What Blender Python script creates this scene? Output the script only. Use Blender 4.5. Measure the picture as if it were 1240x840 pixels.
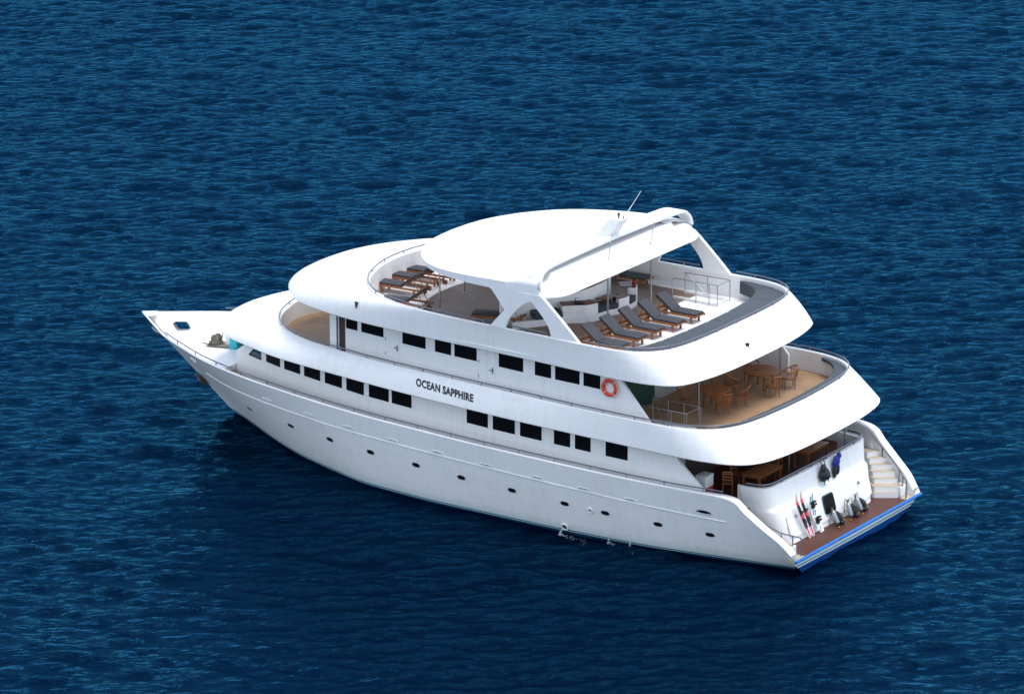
import bpy, math, random
import numpy as np
from mathutils import Vector, Matrix
random.seed(7)
for o in list(bpy.data.objects): bpy.data.objects.remove(o)
sc = bpy.context.scene
COL = sc.collection

# ------------------------------------------------------------------ camera
cam = bpy.data.cameras.new('camera'); camo = bpy.data.objects.new('camera', cam); COL.objects.link(camo)
CP = (-87.52, 155.534, 62.368)
X_ = (-0.83277074, -0.55361383, -0.00214819); Y_ = (-0.16025654, 0.24477559, -0.95624409); Z_ = (0.52991578, -0.79598784, -0.29256219)
camo.matrix_world = Matrix(((X_[0], -Y_[0], -Z_[0], CP[0]), (X_[1], -Y_[1], -Z_[1], CP[1]), (X_[2], -Y_[2], -Z_[2], CP[2]), (0, 0, 0, 1)))
cam.lens = 5918.08 / 1240 * 36
cam.sensor_width = 36; cam.clip_start = 5; cam.clip_end = 30000
sc.camera = camo
sc.render.resolution_x = 1024; sc.render.resolution_y = 693

# ------------------------------------------------------------------ light
SUN_EL, SUN_AZ = math.radians(75), (-0.90, -0.36)      # towards the sun: astern and to starboard
world = bpy.data.worlds.new('World'); sc.world = world; world.use_nodes = True
wn = world.node_tree.nodes; wl = world.node_tree.links
bg = wn['Background']; sky = wn.new('ShaderNodeTexSky'); sky.sky_type = 'NISHITA'; sky.sun_disc = False
sky.sun_elevation = SUN_EL; sky.sun_rotation = math.atan2(SUN_AZ[0], SUN_AZ[1])
sky.air_density = 1.0; sky.dust_density = .8; sky.ozone_density = 1.5
hs = wn.new('ShaderNodeHueSaturation'); hs.inputs['Saturation'].default_value = .62; wl.new(sky.outputs[0], hs.inputs['Color']); wl.new(hs.outputs[0], bg.inputs[0]); bg.inputs[1].default_value = 0.15
sun = bpy.data.lights.new('sun', 'SUN'); sun.energy = .9; sun.angle = math.radians(22); sun.color = (1, .96, .9)
suno = bpy.data.objects.new('sun', sun); COL.objects.link(suno)
n = math.hypot(*SUN_AZ)
sd = Vector((SUN_AZ[0] / n * math.cos(SUN_EL), SUN_AZ[1] / n * math.cos(SUN_EL), math.sin(SUN_EL)))
suno.rotation_euler = sd.to_track_quat('Z', 'Y').to_euler(); suno.location = (0, 0, 80)
sc.view_settings.view_transform = 'Standard'; sc.view_settings.look = 'None'
sc.view_settings.exposure = 1.27; sc.view_settings.gamma = 1

# ------------------------------------------------------------------ materials
def nodes(name):
    m = bpy.data.materials.new(name); m.use_nodes = True
    nt = m.node_tree; b = nt.nodes['Principled BSDF']; return m, nt, b
def ramp(nt, fac, stops):
    r = nt.nodes.new('ShaderNodeValToRGB'); nt.links.new(fac, r.inputs[0]); e = r.color_ramp.elements
    e[0].position, e[0].color = stops[0][0], (*stops[0][1], 1)
    e[1].position, e[1].color = stops[-1][0], (*stops[-1][1], 1)
    for p, c in stops[1:-1]:
        k = e.new(p); k.color = (*c, 1)
    return r.outputs[0]
def coords(nt, scale, rot=(0, 0, 0)):
    t = nt.nodes.new('ShaderNodeTexCoord'); m = nt.nodes.new('ShaderNodeMapping')
    m.inputs['Scale'].default_value = scale; m.inputs['Rotation'].default_value = rot
    nt.links.new(t.outputs['Object'], m.inputs[0]); return m.outputs[0]
def aniso(nt, ang, su, sv):
    t = nt.nodes.new('ShaderNodeTexCoord'); m = nt.nodes.new('ShaderNodeMapping'); m.vector_type = 'TEXTURE'
    m.inputs['Rotation'].default_value = (0, 0, ang); m.inputs['Scale'].default_value = (su, sv, 1)
    nt.links.new(t.outputs['Object'], m.inputs[0]); return m.outputs[0]
def noise(nt, vec, scale, detail=4, rough=.55):
    t = nt.nodes.new('ShaderNodeTexNoise'); t.inputs['Scale'].default_value = scale
    t.inputs['Detail'].default_value = detail; t.inputs['Roughness'].default_value = rough
    nt.links.new(vec, t.inputs['Vector']); return t.outputs['Fac']
def mixc(nt, fac, a, b, mode='MIX'):
    m = nt.nodes.new('ShaderNodeMix'); m.data_type = 'RGBA'; m.blend_type = mode
    for s, v in ((0, fac), (6, a), (7, b)):
        if hasattr(v, 'links'): nt.links.new(v, m.inputs[s])
        else: m.inputs[s].default_value = v if s == 0 else (*v, 1)
    return m.outputs[2]
def math_(nt, op, a, b=0.0):
    m = nt.nodes.new('ShaderNodeMath'); m.operation = op
    for i, v in ((0, a), (1, b)):
        if hasattr(v, 'links'): nt.links.new(v, m.inputs[i])
        else: m.inputs[i].default_value = v
    return m.outputs[0]
def bump(nt, b, h, dist, strength=1):
    k = nt.nodes.new('ShaderNodeBump'); k.inputs['Distance'].default_value = dist; k.inputs['Strength'].default_value = strength
    nt.links.new(h, k.inputs['Height']); nt.links.new(k.outputs[0], b.inputs['Normal']); return k
def plain(name, col, rough=.5, metal=0, var=.12, scale=6, spec=.5):
    m, nt, b = nodes(name); f = noise(nt, coords(nt, (1, 1, 1)), scale)
    lo = tuple(c * (1 - var) for c in col); hi = tuple(min(1, c * (1 + var)) for c in col)
    nt.links.new(ramp(nt, f, [(.3, lo), (.7, hi)]), b.inputs['Base Color'])
    b.inputs['Roughness'].default_value = rough; b.inputs['Metallic'].default_value = metal
    b.inputs['Specular IOR Level'].default_value = spec; return m
def gelcoat(name, boot=False, base=(.84, .82, .79), dirt=.05):
    m, nt, b = nodes(name)
    v1 = noise(nt, coords(nt, (3.0, 3.0, .18)), 1.6, 5, .6)       # runs down the side
    v2 = noise(nt, coords(nt, (.25, .25, 2.6)), 1.5, 4, .6)       # long faint horizontal marks
    v3 = noise(nt, coords(nt, (1, 1, 1)), .35, 3)
    s = math_(nt, 'ADD', math_(nt, 'MULTIPLY', v1, .45), math_(nt, 'MULTIPLY', v2, .35))
    s = math_(nt, 'ADD', s, math_(nt, 'MULTIPLY', v3, .2))
    dk = tuple(c * (1 - dirt * 2.2) for c in base)
    col = ramp(nt, s, [(.36, dk), (.5, tuple(c * (1 - dirt * .5) for c in base)), (.66, base)])
    if boot:
        t = nt.nodes.new('ShaderNodeTexCoord'); sp = nt.nodes.new('ShaderNodeSeparateXYZ'); nt.links.new(t.outputs['Object'], sp.inputs[0])
        z = sp.outputs['Z']
        grime = ramp(nt, z, [(.10, (.55, .66, .68)), (.55, (1, 1, 1))])
        col = mixc(nt, .55, col, mixc(nt, 1.0, col, grime, 'MULTIPLY'))
        r = nt.nodes.new('ShaderNodeValToRGB'); r.color_ramp.interpolation = 'CONSTANT'
        mp = nt.nodes.new('ShaderNodeMapRange'); mp.inputs[1].default_value = -.5; mp.inputs[2].default_value = .5; nt.links.new(z, mp.inputs[0])
        nt.links.new(mp.outputs[0], r.inputs[0]); e = r.color_ramp.elements
        e[0].position = 0; e[0].color = (1, 1, 1, 1); e[1].position = .68; e[1].color = (0, 0, 0, 1)
        g = nt.nodes.new('ShaderNodeValToRGB'); g.color_ramp.interpolation = 'CONSTANT'; nt.links.new(mp.outputs[0], g.inputs[0])
        e = g.color_ramp.elements; e[0].position = 0; e[0].color = (.01, .05, .12, 1); e[1].position = .60; e[1].color = (.75, .78, .78, 1)
        k = e.new(.625); k.color = (.0, .22, .27, 1)
        col = mixc(nt, r.outputs[0], col, g.outputs[0])
    nt.links.new(col, b.inputs['Base Color'])
    b.inputs['Roughness'].default_value = .38; b.inputs['Specular IOR Level'].default_value = .35
    bump(nt, b, noise(nt, coords(nt, (.4, .4, .8)), 1.2, 2), .02, .5)
    return m
def teak(name, lo, hi, rough=.6, ang=0, plank=.09, wet=0):
    m, nt, b = nodes(name)
    c = coords(nt, (1, 1, 1), (0, 0, ang))
    w = nt.nodes.new('ShaderNodeTexWave'); w.wave_type = 'BANDS'; w.bands_direction = 'Y'
    w.inputs['Scale'].default_value = .314 / plank; w.inputs['Distortion'].default_value = 0
    nt.links.new(c, w.inputs['Vector'])
    g1 = noise(nt, coords(nt, (.7, 9, 1), (0, 0, ang)), 1.2, 5, .65); g2 = noise(nt, c, .8, 3)
    col = ramp(nt, math_(nt, 'ADD', math_(nt, 'MULTIPLY', g1, .65), math_(nt, 'MULTIPLY', g2, .35)), [(.32, lo), (.68, hi)])
    seam = ramp(nt, w.outputs['Fac'], [(.0, (.35, .3, .27)), (.16, (1, 1, 1))])
    nt.links.new(mixc(nt, .8, col, mixc(nt, 1.0, col, seam, 'MULTIPLY')), b.inputs['Base Color'])
    b.inputs['Roughness'].default_value = rough
    bump(nt, b, g1, .004, .6); return m
M = {}
M['hull'] = gelcoat('hull_gelcoat', True)
M['white'] = gelcoat('white_gelcoat')
M['clean'] = gelcoat('white_deck_paint', base=(.85, .83, .80), dirt=.03)
M['teak'] = teak('teak_deck', (.26, .155, .085), (.47, .30, .16))
M['teak_x'] = teak('teak_deck_cross', (.30, .20, .12), (.52, .38, .25), ang=math.pi / 2)
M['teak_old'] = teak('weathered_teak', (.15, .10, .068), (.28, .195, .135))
M['teak_dark'] = teak('dark_red_boards', (.05, .014, .007), (.13, .036, .016), rough=.5)  # wet boards of the swim platform; the aft deck takes the same dark tone
M['teak_pale'] = teak('worn_step_boards', (.38, .29, .19), (.62, .52, .38))
M['wood'] = plain('oiled_teak', (.27, .095, .026), .45, var=.3, scale=9)
M['wood_dk'] = plain('dark_stained_teak', (.14, .045, .02), .45, var=.3, scale=9)
M['glass'] = plain('dark_glass', (.005, .005, .006), .3, var=.2, spec=.08)
M['glass_lt'] = plain('tinted_glass', (.02, .07, .09), .08, var=.2)
M['steel'] = plain('stainless_steel', (.42, .44, .46), .3, metal=.9, var=.08)
M['steel_dk'] = plain('tarnished_rail', (.16, .17, .19), .35, metal=.5, var=.15)
M['cushion'] = plain('charcoal_canvas', (.045, .047, .054), .85, var=.18, scale=14)
M['pad'] = plain('slate_sunpad_vinyl', (.038, .046, .054), .6, var=.12, scale=4)
M['piping'] = plain('brown_piping', (.05, .025, .02), .8)
M['orange'] = plain('lifebuoy_orange', (.66, .06, .012), .5, var=.06)
M['black'] = plain('black_rubber', (.012, .012, .014), .6)
M['bluebump'] = plain('blue_rubber_fender', (.0, .13, .46), .5, var=.25)
M['bluehull'] = plain('blue_antifouling', (.0, .055, .22), .45, var=.15)
M['tealstripe'] = plain('teal_stripe', (.0, .22, .27), .4)
M['turq'] = plain('turquoise_paint', (.02, .42, .48), .5)
M['text'] = plain('black_lettering', (.012, .012, .016), .5)
M['green'] = plain('green_curtain', (.008, .045, .026), .9, var=.5, scale=12)
M['cabin'] = plain('cabin_panel', (.35, .36, .36), .6)
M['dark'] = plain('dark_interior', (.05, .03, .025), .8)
M['tank'] = plain('brushed_aluminium', (.30, .31, .31), .4, metal=.8)
M['yellow'] = plain('yellow_hose', (.75, .55, .02), .5)
M['pink'] = plain('pink_binding', (.75, .05, .10), .5)
M['salmon'] = plain('peach_ski_tip', (.80, .42, .28), .4)
M['royal'] = plain('blue_cloth', (.01, .02, .22), .8)
M['rust'] = plain('rusty_grey_steel', (.16, .14, .11), .8, var=.5, scale=5)
M['leaf'] = plain('green_leaf', (.04, .10, .03), .7)
M['red'] = plain('red_plastic', (.35, .03, .02), .5)

# ------------------------------------------------------------------ mesh tools
class MB:
    def __init__(s): s.v = []; s.f = []; s.m = []; s.mi = 0
    def add(s, vs, fs):
        o = len(s.v); s.v += [tuple(v) for v in vs]; s.f += [tuple(o + i for i in f) for f in fs]; s.m += [s.mi] * len(fs)
    def box(s, c, d, rot=None, taper=1.0):
        hx, hy, hz = d[0] / 2, d[1] / 2, d[2] / 2; R = rot or Matrix.Identity(3); vs = []
        for z in (-1, 1):
            k = 1 if z < 0 else taper
            for x, y in ((-1, -1), (1, -1), (1, 1), (-1, 1)): vs.append(Vector(c) + R @ Vector((x * hx * k, y * hy * k, z * hz)))
        s.add(vs, [(3, 2, 1, 0), (4, 5, 6, 7), (0, 1, 5, 4), (1, 2, 6, 5), (2, 3, 7, 6), (3, 0, 4, 7)])
    def bar(s, a, b, w, h):
        a, b = Vector(a), Vector(b); d = (b - a); L = d.length; z = d.normalized()
        up = Vector((0, 0, 1)) if abs(z.z) < .9 else Vector((1, 0, 0))
        x = up.cross(z).normalized(); y = z.cross(x)
        R = Matrix((x, y, z)).transposed(); s.box((a + b) / 2, (w, h, L), R)
    def tube(s, pts, r, n=8, closed=False, caps=True):
        pts = [Vector(p) for p in pts]; N = len(pts); rings = []
        rr = r if isinstance(r, (list, tuple)) else [r] * N
        px = None
        for i, p in enumerate(pts):
            if closed: t = pts[(i + 1) % N] - pts[i - 1]
            else: t = pts[min(i + 1, N - 1)] - pts[max(i - 1, 0)]
            t.normalize()
            if px is None:
                u = Vector((0, 0, 1)) if abs(t.z) < .9 else Vector((1, 0, 0)); px = u.cross(t).normalized()
            else: px = (px - t * px.dot(t)).normalized()
            py = t.cross(px)
            rings.append([p + (px * math.cos(2 * math.pi * k / n) + py * math.sin(2 * math.pi * k / n)) * rr[i] for k in range(n)])
        vs = [v for rg in rings for v in rg]; fs = []
        for i in range(N if closed else N - 1):
            j = (i + 1) % N
            for k in range(n): fs.append((i * n + k, i * n + (k + 1) % n, j * n + (k + 1) % n, j * n + k))
        if not closed and caps: fs += [tuple(reversed(range(n))), tuple((N - 1) * n + k for k in range(n))]
        s.add(vs, fs)
    def lathe(s, c, prof, n=20, R=None):
        R = R or Matrix.Identity(3); vs = []
        for r, z in prof:
            for k in range(n):
                a = 2 * math.pi * k / n; vs.append(Vector(c) + R @ Vector((r * math.cos(a), r * math.sin(a), z)))
        fs = [(i * n + k, i * n + (k + 1) % n, (i + 1) * n + (k + 1) % n, (i + 1) * n + k) for i in range(len(prof) - 1) for k in range(n)]
        fs += [tuple(reversed(range(n))), tuple((len(prof) - 1) * n + k for k in range(n))]
        s.add(vs, fs)
    def grid(s, rows, closed=False):
        n = len(rows[0]); o = len(s.v); vs = [p for r in rows for p in r]
        fs = [(i * n + k, i * n + k + 1, (i + 1) * n + k + 1, (i + 1) * n + k) for i in range(len(rows) - 1) for k in range(n - 1)]
        s.add(vs, fs)
    def prism(s, poly, off):
        """poly: 3d points (simple polygon); extruded by vector off"""
        n = len(poly); off = Vector(off); a = [Vector(p) for p in poly]; b = [p + off for p in a]
        from mathutils.geometry import tessellate_polygon
        t = tessellate_polygon([a]); s.add(a + b, [tuple(x) for x in t] + [tuple(n + i for i in reversed(x)) for x in t] +
              [(i, (i + 1) % n, n + (i + 1) % n, n + i) for i in range(n)])
    def build(s, name, mat, parent=None, smooth=40, bevel=0, merge=True):
        me = bpy.data.meshes.new(name); me.from_pydata([tuple(v) for v in s.v], [], s.f)
        mats = mat if isinstance(mat, list) else [mat]
        for m in mats: me.materials.append(M[m] if isinstance(m, str) else m)
        for p, i in zip(me.polygons, s.m): p.material_index = i
        import bmesh
        bm = bmesh.new(); bm.from_mesh(me)
        if merge: bmesh.ops.remove_doubles(bm, verts=bm.verts, dist=.0004)
        bmesh.ops.recalc_face_normals(bm, faces=bm.faces)
        if bevel: bmesh.ops.bevel(bm, geom=[e for e in bm.edges if len(e.link_faces) == 2 and e.calc_face_angle(0) > .6], offset=bevel, segments=2, affect='EDGES', profile=.6)
        bm.to_mesh(me); bm.free()
        if smooth:
            for p in me.polygons: p.use_smooth = True
            me.set_sharp_from_angle(angle=math.radians(smooth))
        o = bpy.data.objects.new(name, me); COL.objects.link(o)
        if parent: o.parent = parent
        return o
def tag(o, label=None, cat=None, group=None, kind=None):
    for k, v in (('label', label), ('category', cat), ('group', group), ('kind', kind)):
        if v: o[k] = v
    return o
def empty(name, loc=(0, 0, 0), rz=0, scale=1):
    o = bpy.data.objects.new(name, None); o.empty_display_size = .3; COL.objects.link(o)
    o.location = loc; o.rotation_euler = (0, 0, rz); o.scale = (scale,) * 3; return o
def kids(o): return [x for x in bpy.data.objects if x.parent == o]
def copy_tree(o, parent=None):
    c = o.copy(); COL.objects.link(c); c.parent = parent
    for ch in kids(o): copy_tree(ch, c)
    return c
def smooth_poly(pts, n=6, closed=False):
    """Catmull-Rom through the points"""
    P = [np.array(p, float) for p in pts]; N = len(P); out = []
    for i in range(N if closed else N - 1):
        if closed: p0, p1, p2, p3 = P[i - 1], P[i], P[(i + 1) % N], P[(i + 2) % N]
        else:
            p1, p2 = P[i], P[i + 1]; p0 = P[i - 1] if i > 0 else 2 * p1 - p2; p3 = P[i + 2] if i + 2 < N else 2 * p2 - p1
        for k in range(n):
            t = k / n
            out.append(.5 * (2 * p1 + (p2 - p0) * t + (2 * p0 - 5 * p1 + 4 * p2 - p3) * t * t + (3 * p1 - p0 - 3 * p2 + p3) * t ** 3))
    if not closed: out.append(P[-1])
    return [tuple(p) for p in out]
def lin(x, xs, ys): return float(np.interp(x, xs, ys))

# ------------------------------------------------------------------ sea
WATER = ((.0001, .0017, .0085), (.0002, .0038, .0150))
def make_sea():
    rs = np.random.RandomState(5)
    fw = np.array([0.5542, -0.8324]); rt = np.array([-0.8324, -0.5542])
    O = np.array([13., 0.]); du = .17
    us = np.arange(-36, 40, du); vs = np.arange(-44, 108, du)      # u: to the right, v: away from the camera
    fu = np.concatenate([[-4000, -900, -200, -80, -50], us, [50, 80, 200, 900, 4000]])
    fv = np.concatenate([[-4000, -900, -200, -80, -55], vs, [118, 140, 260, 900, 9000]])
    U, V = np.meshgrid(fu, fv, indexing='ij')
    X = O[0] + U * rt[0] + V * fw[0]; Y = O[1] + U * rt[1] + V * fw[1]
    # sum of many directional waves running roughly along the line of sight
    Z = np.zeros_like(X); DU = np.zeros_like(X); DV = np.zeros_like(X)
    def slope(lam): return SL * (lam / .8) ** -.12 * (1 if lam < 1.2 else (1.2 / lam) ** .8)
    SL = .025; NW = 200
    for i in range(NW):
        lam = .5 * (15 ** ((i + rs.rand()) / NW)); k = 2 * math.pi / lam
        th = math.radians(-2) + rs.randn() * (.32 if lam > 2 else .46)
        amp = slope(lam) / k * (.5 + rs.rand()); ph = rs.rand() * 2 * math.pi
        a = k * (U * math.sin(th) + V * math.cos(th)) + ph
        lp = 6 + 22 * rs.rand(); tp = rs.rand() * 6.28
        g = .85 + .4 * np.sin(2 * math.pi / lp * (U * math.sin(tp) + V * math.cos(tp)) + rs.rand() * 6)
        am = amp * g; Z += am * np.cos(a); s = -.8 * am * np.sin(a); DU += s * math.sin(th); DV += s * math.cos(th)
    for lam, tdeg, sl in ((9.0, 48, .020), (6.5, 56, .016), (12.5, 40, .018), (5.0, 62, .012), (7.7, -22, .012)):
        k = 2 * math.pi / lam; th = math.radians(tdeg); a = k * (U * math.sin(th) + V * math.cos(th)) + rs.rand() * 6.28
        lp = 25 + 20 * rs.rand(); g = .7 + .5 * np.sin(2 * math.pi / lp * (U * math.cos(th) - V * math.sin(th)) + rs.rand() * 6)
        am = sl / k * g; Z += am * np.cos(a); s = -.8 * am * np.sin(a); DU += s * math.sin(th); DV += s * math.cos(th)
    e = np.clip(np.minimum(np.minimum(U + 36, 40 - U), np.minimum(V + 44, 108 - V)) / 4, 0, 1)
    Z *= e; U2 = U + DU * e; V2 = V + DV * e
    X = O[0] + U2 * rt[0] + V2 * fw[0]; Y = O[1] + U2 * rt[1] + V2 * fw[1]
    nu, nv = X.shape; co = np.stack([X, Y, Z], -1).reshape(-1, 3).astype('f')
    idx = np.arange(nu * nv).reshape(nu, nv)
    q = np.stack([idx[:-1, :-1], idx[:-1, 1:], idx[1:, 1:], idx[1:, :-1]], -1).reshape(-1, 4)
    me = bpy.data.meshes.new('sea'); me.vertices.add(len(co)); me.vertices.foreach_set('co', co.ravel())
    me.loops.add(q.size); me.loops.foreach_set('vertex_index', q.ravel().astype('i'))
    me.polygons.add(len(q)); me.polygons.foreach_set('loop_start', np.arange(0, q.size, 4, dtype='i'))
    me.polygons.foreach_set('use_smooth', np.ones(len(q), bool)); me.update(); me.validate()
    if me.polygons[0].normal.z < 0: me.flip_normals()
    m, nt, b = nodes('sea_water')
    ra = math.atan2(rt[1], rt[0])
    big = noise(nt, aniso(nt, ra, 2.0, 1.0), .05, 3, .6)
    nt.nodes.remove(b); out = [n_ for n_ in nt.nodes if n_.type == 'OUTPUT_MATERIAL'][0]
    df = nt.nodes.new('ShaderNodeBsdfDiffuse'); gl = nt.nodes.new('ShaderNodeBsdfGlossy'); fr = nt.nodes.new('ShaderNodeFresnel'); mx = nt.nodes.new('ShaderNodeMixShader')
    nt.links.new(ramp(nt, big, [(.3, WATER[0]), (.7, WATER[1])]), df.inputs[0]); gl.inputs['Color'].default_value = (.04, .245, .45, 1); gl.inputs['Roughness'].default_value = .10
    fr.inputs[0].default_value = 1.33; nt.links.new(fr.outputs[0], mx.inputs[0]); nt.links.new(df.outputs[0], mx.inputs[1]); nt.links.new(gl.outputs[0], mx.inputs[2]); nt.links.new(mx.outputs[0], out.inputs[0])
    n1 = noise(nt, aniso(nt, ra + .12, 2.6, 1.0), 4.2, 5, .6)
    n2 = noise(nt, aniso(nt, ra - .15, 2.4, 1.0), 1.5, 4, .55)
    n3 = noise(nt, aniso(nt, ra + .02, 3.2, 1.0), 9.0, 3, .6)
    hh = math_(nt, 'ADD', math_(nt, 'ADD', math_(nt, 'MULTIPLY', n1, .30), math_(nt, 'MULTIPLY', n2, .55)), math_(nt, 'MULTIPLY', n3, .10))
    k = nt.nodes.new('ShaderNodeBump'); k.inputs['Distance'].default_value = .33; nt.links.new(hh, k.inputs['Height'])
    for q_ in (df, gl, fr): nt.links.new(k.outputs[0], q_.inputs['Normal'])
    me.materials.append(m)
    o = bpy.data.objects.new('sea', me); COL.objects.link(o); tag(o, kind='structure')
make_sea()

# ------------------------------------------------------------------ the yacht
Y = empty('yacht'); tag(Y, 'large white three deck motor yacht with rounded overhanging decks, lying on dark blue sea', 'yacht')

ST = [((0.0, 4.86, .70), (.45, 3.88)), ((.55, 5.08, 1.32), (.9, 4.02)), ((1.18, 5.26, 1.80), (1.5, 4.15)), ((1.9, 5.42, 2.37), (2.2, 4.3)),
      ((2.55, 5.53, 2.84), (2.9, 4.43)), ((4.5, 5.72, 2.91), (4.3, 4.68)), ((7, 5.9, 2.97), (6.5, 5.0)), ((9.5, 5.97, 3.03), (9, 5.14)),
      ((12, 6.0, 3.09), (11.5, 5.18)), ((14.5, 5.95, 3.14), (14, 5.16)), ((17, 5.84, 3.2), (16.2, 5.12)), ((19, 5.72, 3.24), (17.9, 4.98)),
      ((21.45, 5.45, 3.30), (20, 4.72)), ((23.9, 5.05, 3.355), (22, 4.06)), ((26.15, 4.58, 3.41), (24, 3.3)), ((28.46, 3.88, 3.46), (26, 2.28)),
      ((30.5, 2.93, 3.51), (27.6, 1.33)), ((32, 2.1, 3.54), (28.7, .66)), ((33.3, 1.12, 3.57), (29.5, .22)), ((34.1, .5, 3.59), (29.8, .07)), ((34.75, .02, 3.6), (29.95, 0.0))]
SP = smooth_poly([(*a, *b_) for a, b_ in ST], 6)
SA = np.array(SP); NS = len(SA)
def hull_pt(i, t):
    rx, ry, rz_, wx, wy = SA[i]; bow = min(1, max(0, (rx - 20) / 12))
    p = .75 + .5 * bow
    if t >= 0:
        g = t ** p; x = wx + (rx - wx) * t; y = wy + (ry - wy) * g; return (x, y, rz_ * t)
    return (wx + t * 1.2 * bow, wy * (1 + t * .25), t * 1.4)
def rim_y(x): return lin(x, SA[:, 0], SA[:, 1])
def rim_z(x): return lin(x, SA[:, 0], SA[:, 2])
def hull_y(x, z):
    xs = []; ys = []
    for i in range(NS):
        p = hull_pt(i, min(1, z / SA[i][2])); xs.append(p[0]); ys.append(p[1])
    return lin(x, xs, ys)
TS = [-1, -.5, -.02] + [k / 22 for k in range(23)]
# hawse opening in each bow: skip these cells (both skins) and line the hole
BOW_H = [i for i in range(NS) if 32.62 < SA[i][0] < 33.75]
hull = MB()
for sgn in (1, -1):
    rows = []
    for i in range(NS):
        rows.append([(lambda p: (p[0], p[1] * sgn, p[2]))(hull_pt(i, t)) for t in TS])
    n = len(TS); vs = [p for r in rows for p in r]; fs = []
    for i in range(NS - 1):
        for k in range(n - 1):
            fs.append((i * n + k, i * n + k + 1, (i + 1) * n + k + 1, (i + 1) * n + k))
    hull.add(vs, fs)
H = hull.build('hull', 'hull', Y, smooth=50)
HOLE = [(33.45, 3.20), (33.41, 3.255), (33.07, 3.25), (32.99, 3.216), (32.80, 3.04), (32.80, 2.975), (33.14, 2.968), (33.24, 3.01)]
def cut_hole(o):
    import bmesh
    bm = bmesh.new(); bm.from_mesh(o.data); c0 = Vector((sum(p[0] for p in HOLE) / 8, 0, sum(p[1] for p in HOLE) / 8)); pl = []
    for i in range(8):
        a, b_ = HOLE[i], HOLE[(i + 1) % 8]; n_ = Vector((b_[1] - a[1], 0, -(b_[0] - a[0]))).normalized(); p0 = Vector((a[0], 0, a[1]))
        if (c0 - p0).dot(n_) > 0: n_ = -n_
        pl.append((p0, n_)); fs = [f for f in bm.faces if 32.1 < f.calc_center_median().x < 34.1]; g = set(fs)
        for f in fs: g.update(f.edges); g.update(f.verts)
        bmesh.ops.bisect_plane(bm, geom=list(g), plane_co=p0, plane_no=n_, dist=1e-5)
    kill = [f for f in bm.faces if f.calc_center_median().z > 2.8 and f.calc_center_median().x > 32 and all((f.calc_center_median() - p0).dot(n_) < 0 for p0, n_ in pl)]
    bmesh.ops.delete(bm, geom=kill, context='FACES'); bm.to_mesh(o.data); bm.free()
cut_hole(H)
def thick(x): return lin(x, [0, 2.5, 5, 20, 32, 34.7], [.42, .42, .20, .17, .13, .1])
def deck_z(x):
    if x < 2.35: return .6
    if x < 3.9: return 2.0
    if x < 27.9: return rim_z(x) - .52
    return lin(x, [27.9, 31.2, 34.7], [3.16, 2.78, 2.74])
# cap of the bulwark and its inner skin
xs = [x for x in np.arange(.12, 34.6, .14)]
for sgn in (1, -1):
    rows = []; hole = []
    for x in xs:
        ry, rz_, th = rim_y(x), rim_z(x), thick(x); dz = deck_z(x)
        yi = max(.0, ry - th); yb = max(0.0, min(yi, hull_y(x, dz) - th * .7)); r = min(.05, th * .3)
        if x < 2.35: yb = yi
        row = [(x, ry * sgn, rz_), (x, (ry - r) * sgn, rz_ + .035), (x, (yi + r) * sgn, rz_ + .035), (x, yi * sgn, rz_ - .02)]
        zs = (x - 29.95) / 4.8 * 3.6 + .12; dz = max(dz, min(rz_ - .05, zs)); p_ = .75 + .5 * min(1, max(0, (x - 20) / 12))
        for k in range(1, 9):
            z = rz_ - .02 + (dz - rz_ + .02) * k / 8; row.append((x, max(.0, min(yi, hull_y(x, z) - th * (.7 if x > 3 else .15))) * sgn, z))
        rows.append([(p[0], p[1], p[2]) for p in row])
    mb = MB(); n = len(rows[0]); vs = [p for r_ in rows for p in r_]; fs = []
    for i in range(len(rows) - 1):
        for k in range(n - 1):
            fs.append((i * n + k, i * n + k + 1, (i + 1) * n + k + 1, (i + 1) * n + k))
    mb.add(vs, fs); cut_hole(mb.build('bulwark', 'white', Y, smooth=50))
# nose of the bow
mb = MB(); mb.prism([(34.75, 0, 3.6), (34.2, .42, 3.59), (33.9, .0, 3.58), (34.2, -.42, 3.59)], (0, 0, .05)); mb.build('bow_cap', 'white', Y, bevel=.015)
# lining of the bow openings
for sgn in (1, -1):
    mb = MB(); R1 = []
    for i in range(8):
        (xa, za), (xb, zb) = HOLE[i], HOLE[(i + 1) % 8]
        for k in range(3): x, z = xa + (xb - xa) * k / 3, za + (zb - za) * k / 3; yo = hull_y(x, z); R1.append([(x, (yo + .008) * sgn, z), (x, max(0.01, yo - thick(x) - .03) * sgn, z)])
    R1.append(R1[0]); mb.grid(R1); mb.build('fairlead_lining', 'steel_dk', Y, smooth=30)

def ladder(name, mat, x0, x1, zf, yf, step=.3, dz=0, sgn=0, yin=None, th=0):
    mb = MB(); L = []
    for x in np.linspace(x0, x1, max(2, int((x1 - x0) / step) + 1)):
        z = zf(x) + dz; y = yf(x)
        if yin is None: L.append([(x, -y, z), (x, y, z)])
        else: L.append([(x, sgn * yin(x), z), (x, sgn * y, z)])
    mb.grid(L)
    if th: mb.grid([[(p[0], p[1], p[2] - th) for p in r] for r in L])
    return mb.build(name, mat, Y, smooth=30)
inner = lambda x: max(0.02, hull_y(x, deck_z(x)) - thick(x) * .7 + .03)
ladder('bow_deck', 'clean', 27.95, 33.5, deck_z, inner)
for sg in (1, -1): ladder('side_deck', 'teak', 4.6, 27.89, deck_z, inner, sgn=sg, yin=lambda x: lin(x, [4, 11, 17.5, 22.4, 26, 27.9], [5.0, 5.0, 4.7, 4.0, 3.0, 1.5]))
ladder('aft_deck', 'teak_dark', 1.9, 6.4, lambda x: 2.0, lambda x: min(5.4, hull_y(x, 2.0) - .15) if x > 2.75 else 3.2)  # boards darker and redder than on the other decks

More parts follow.
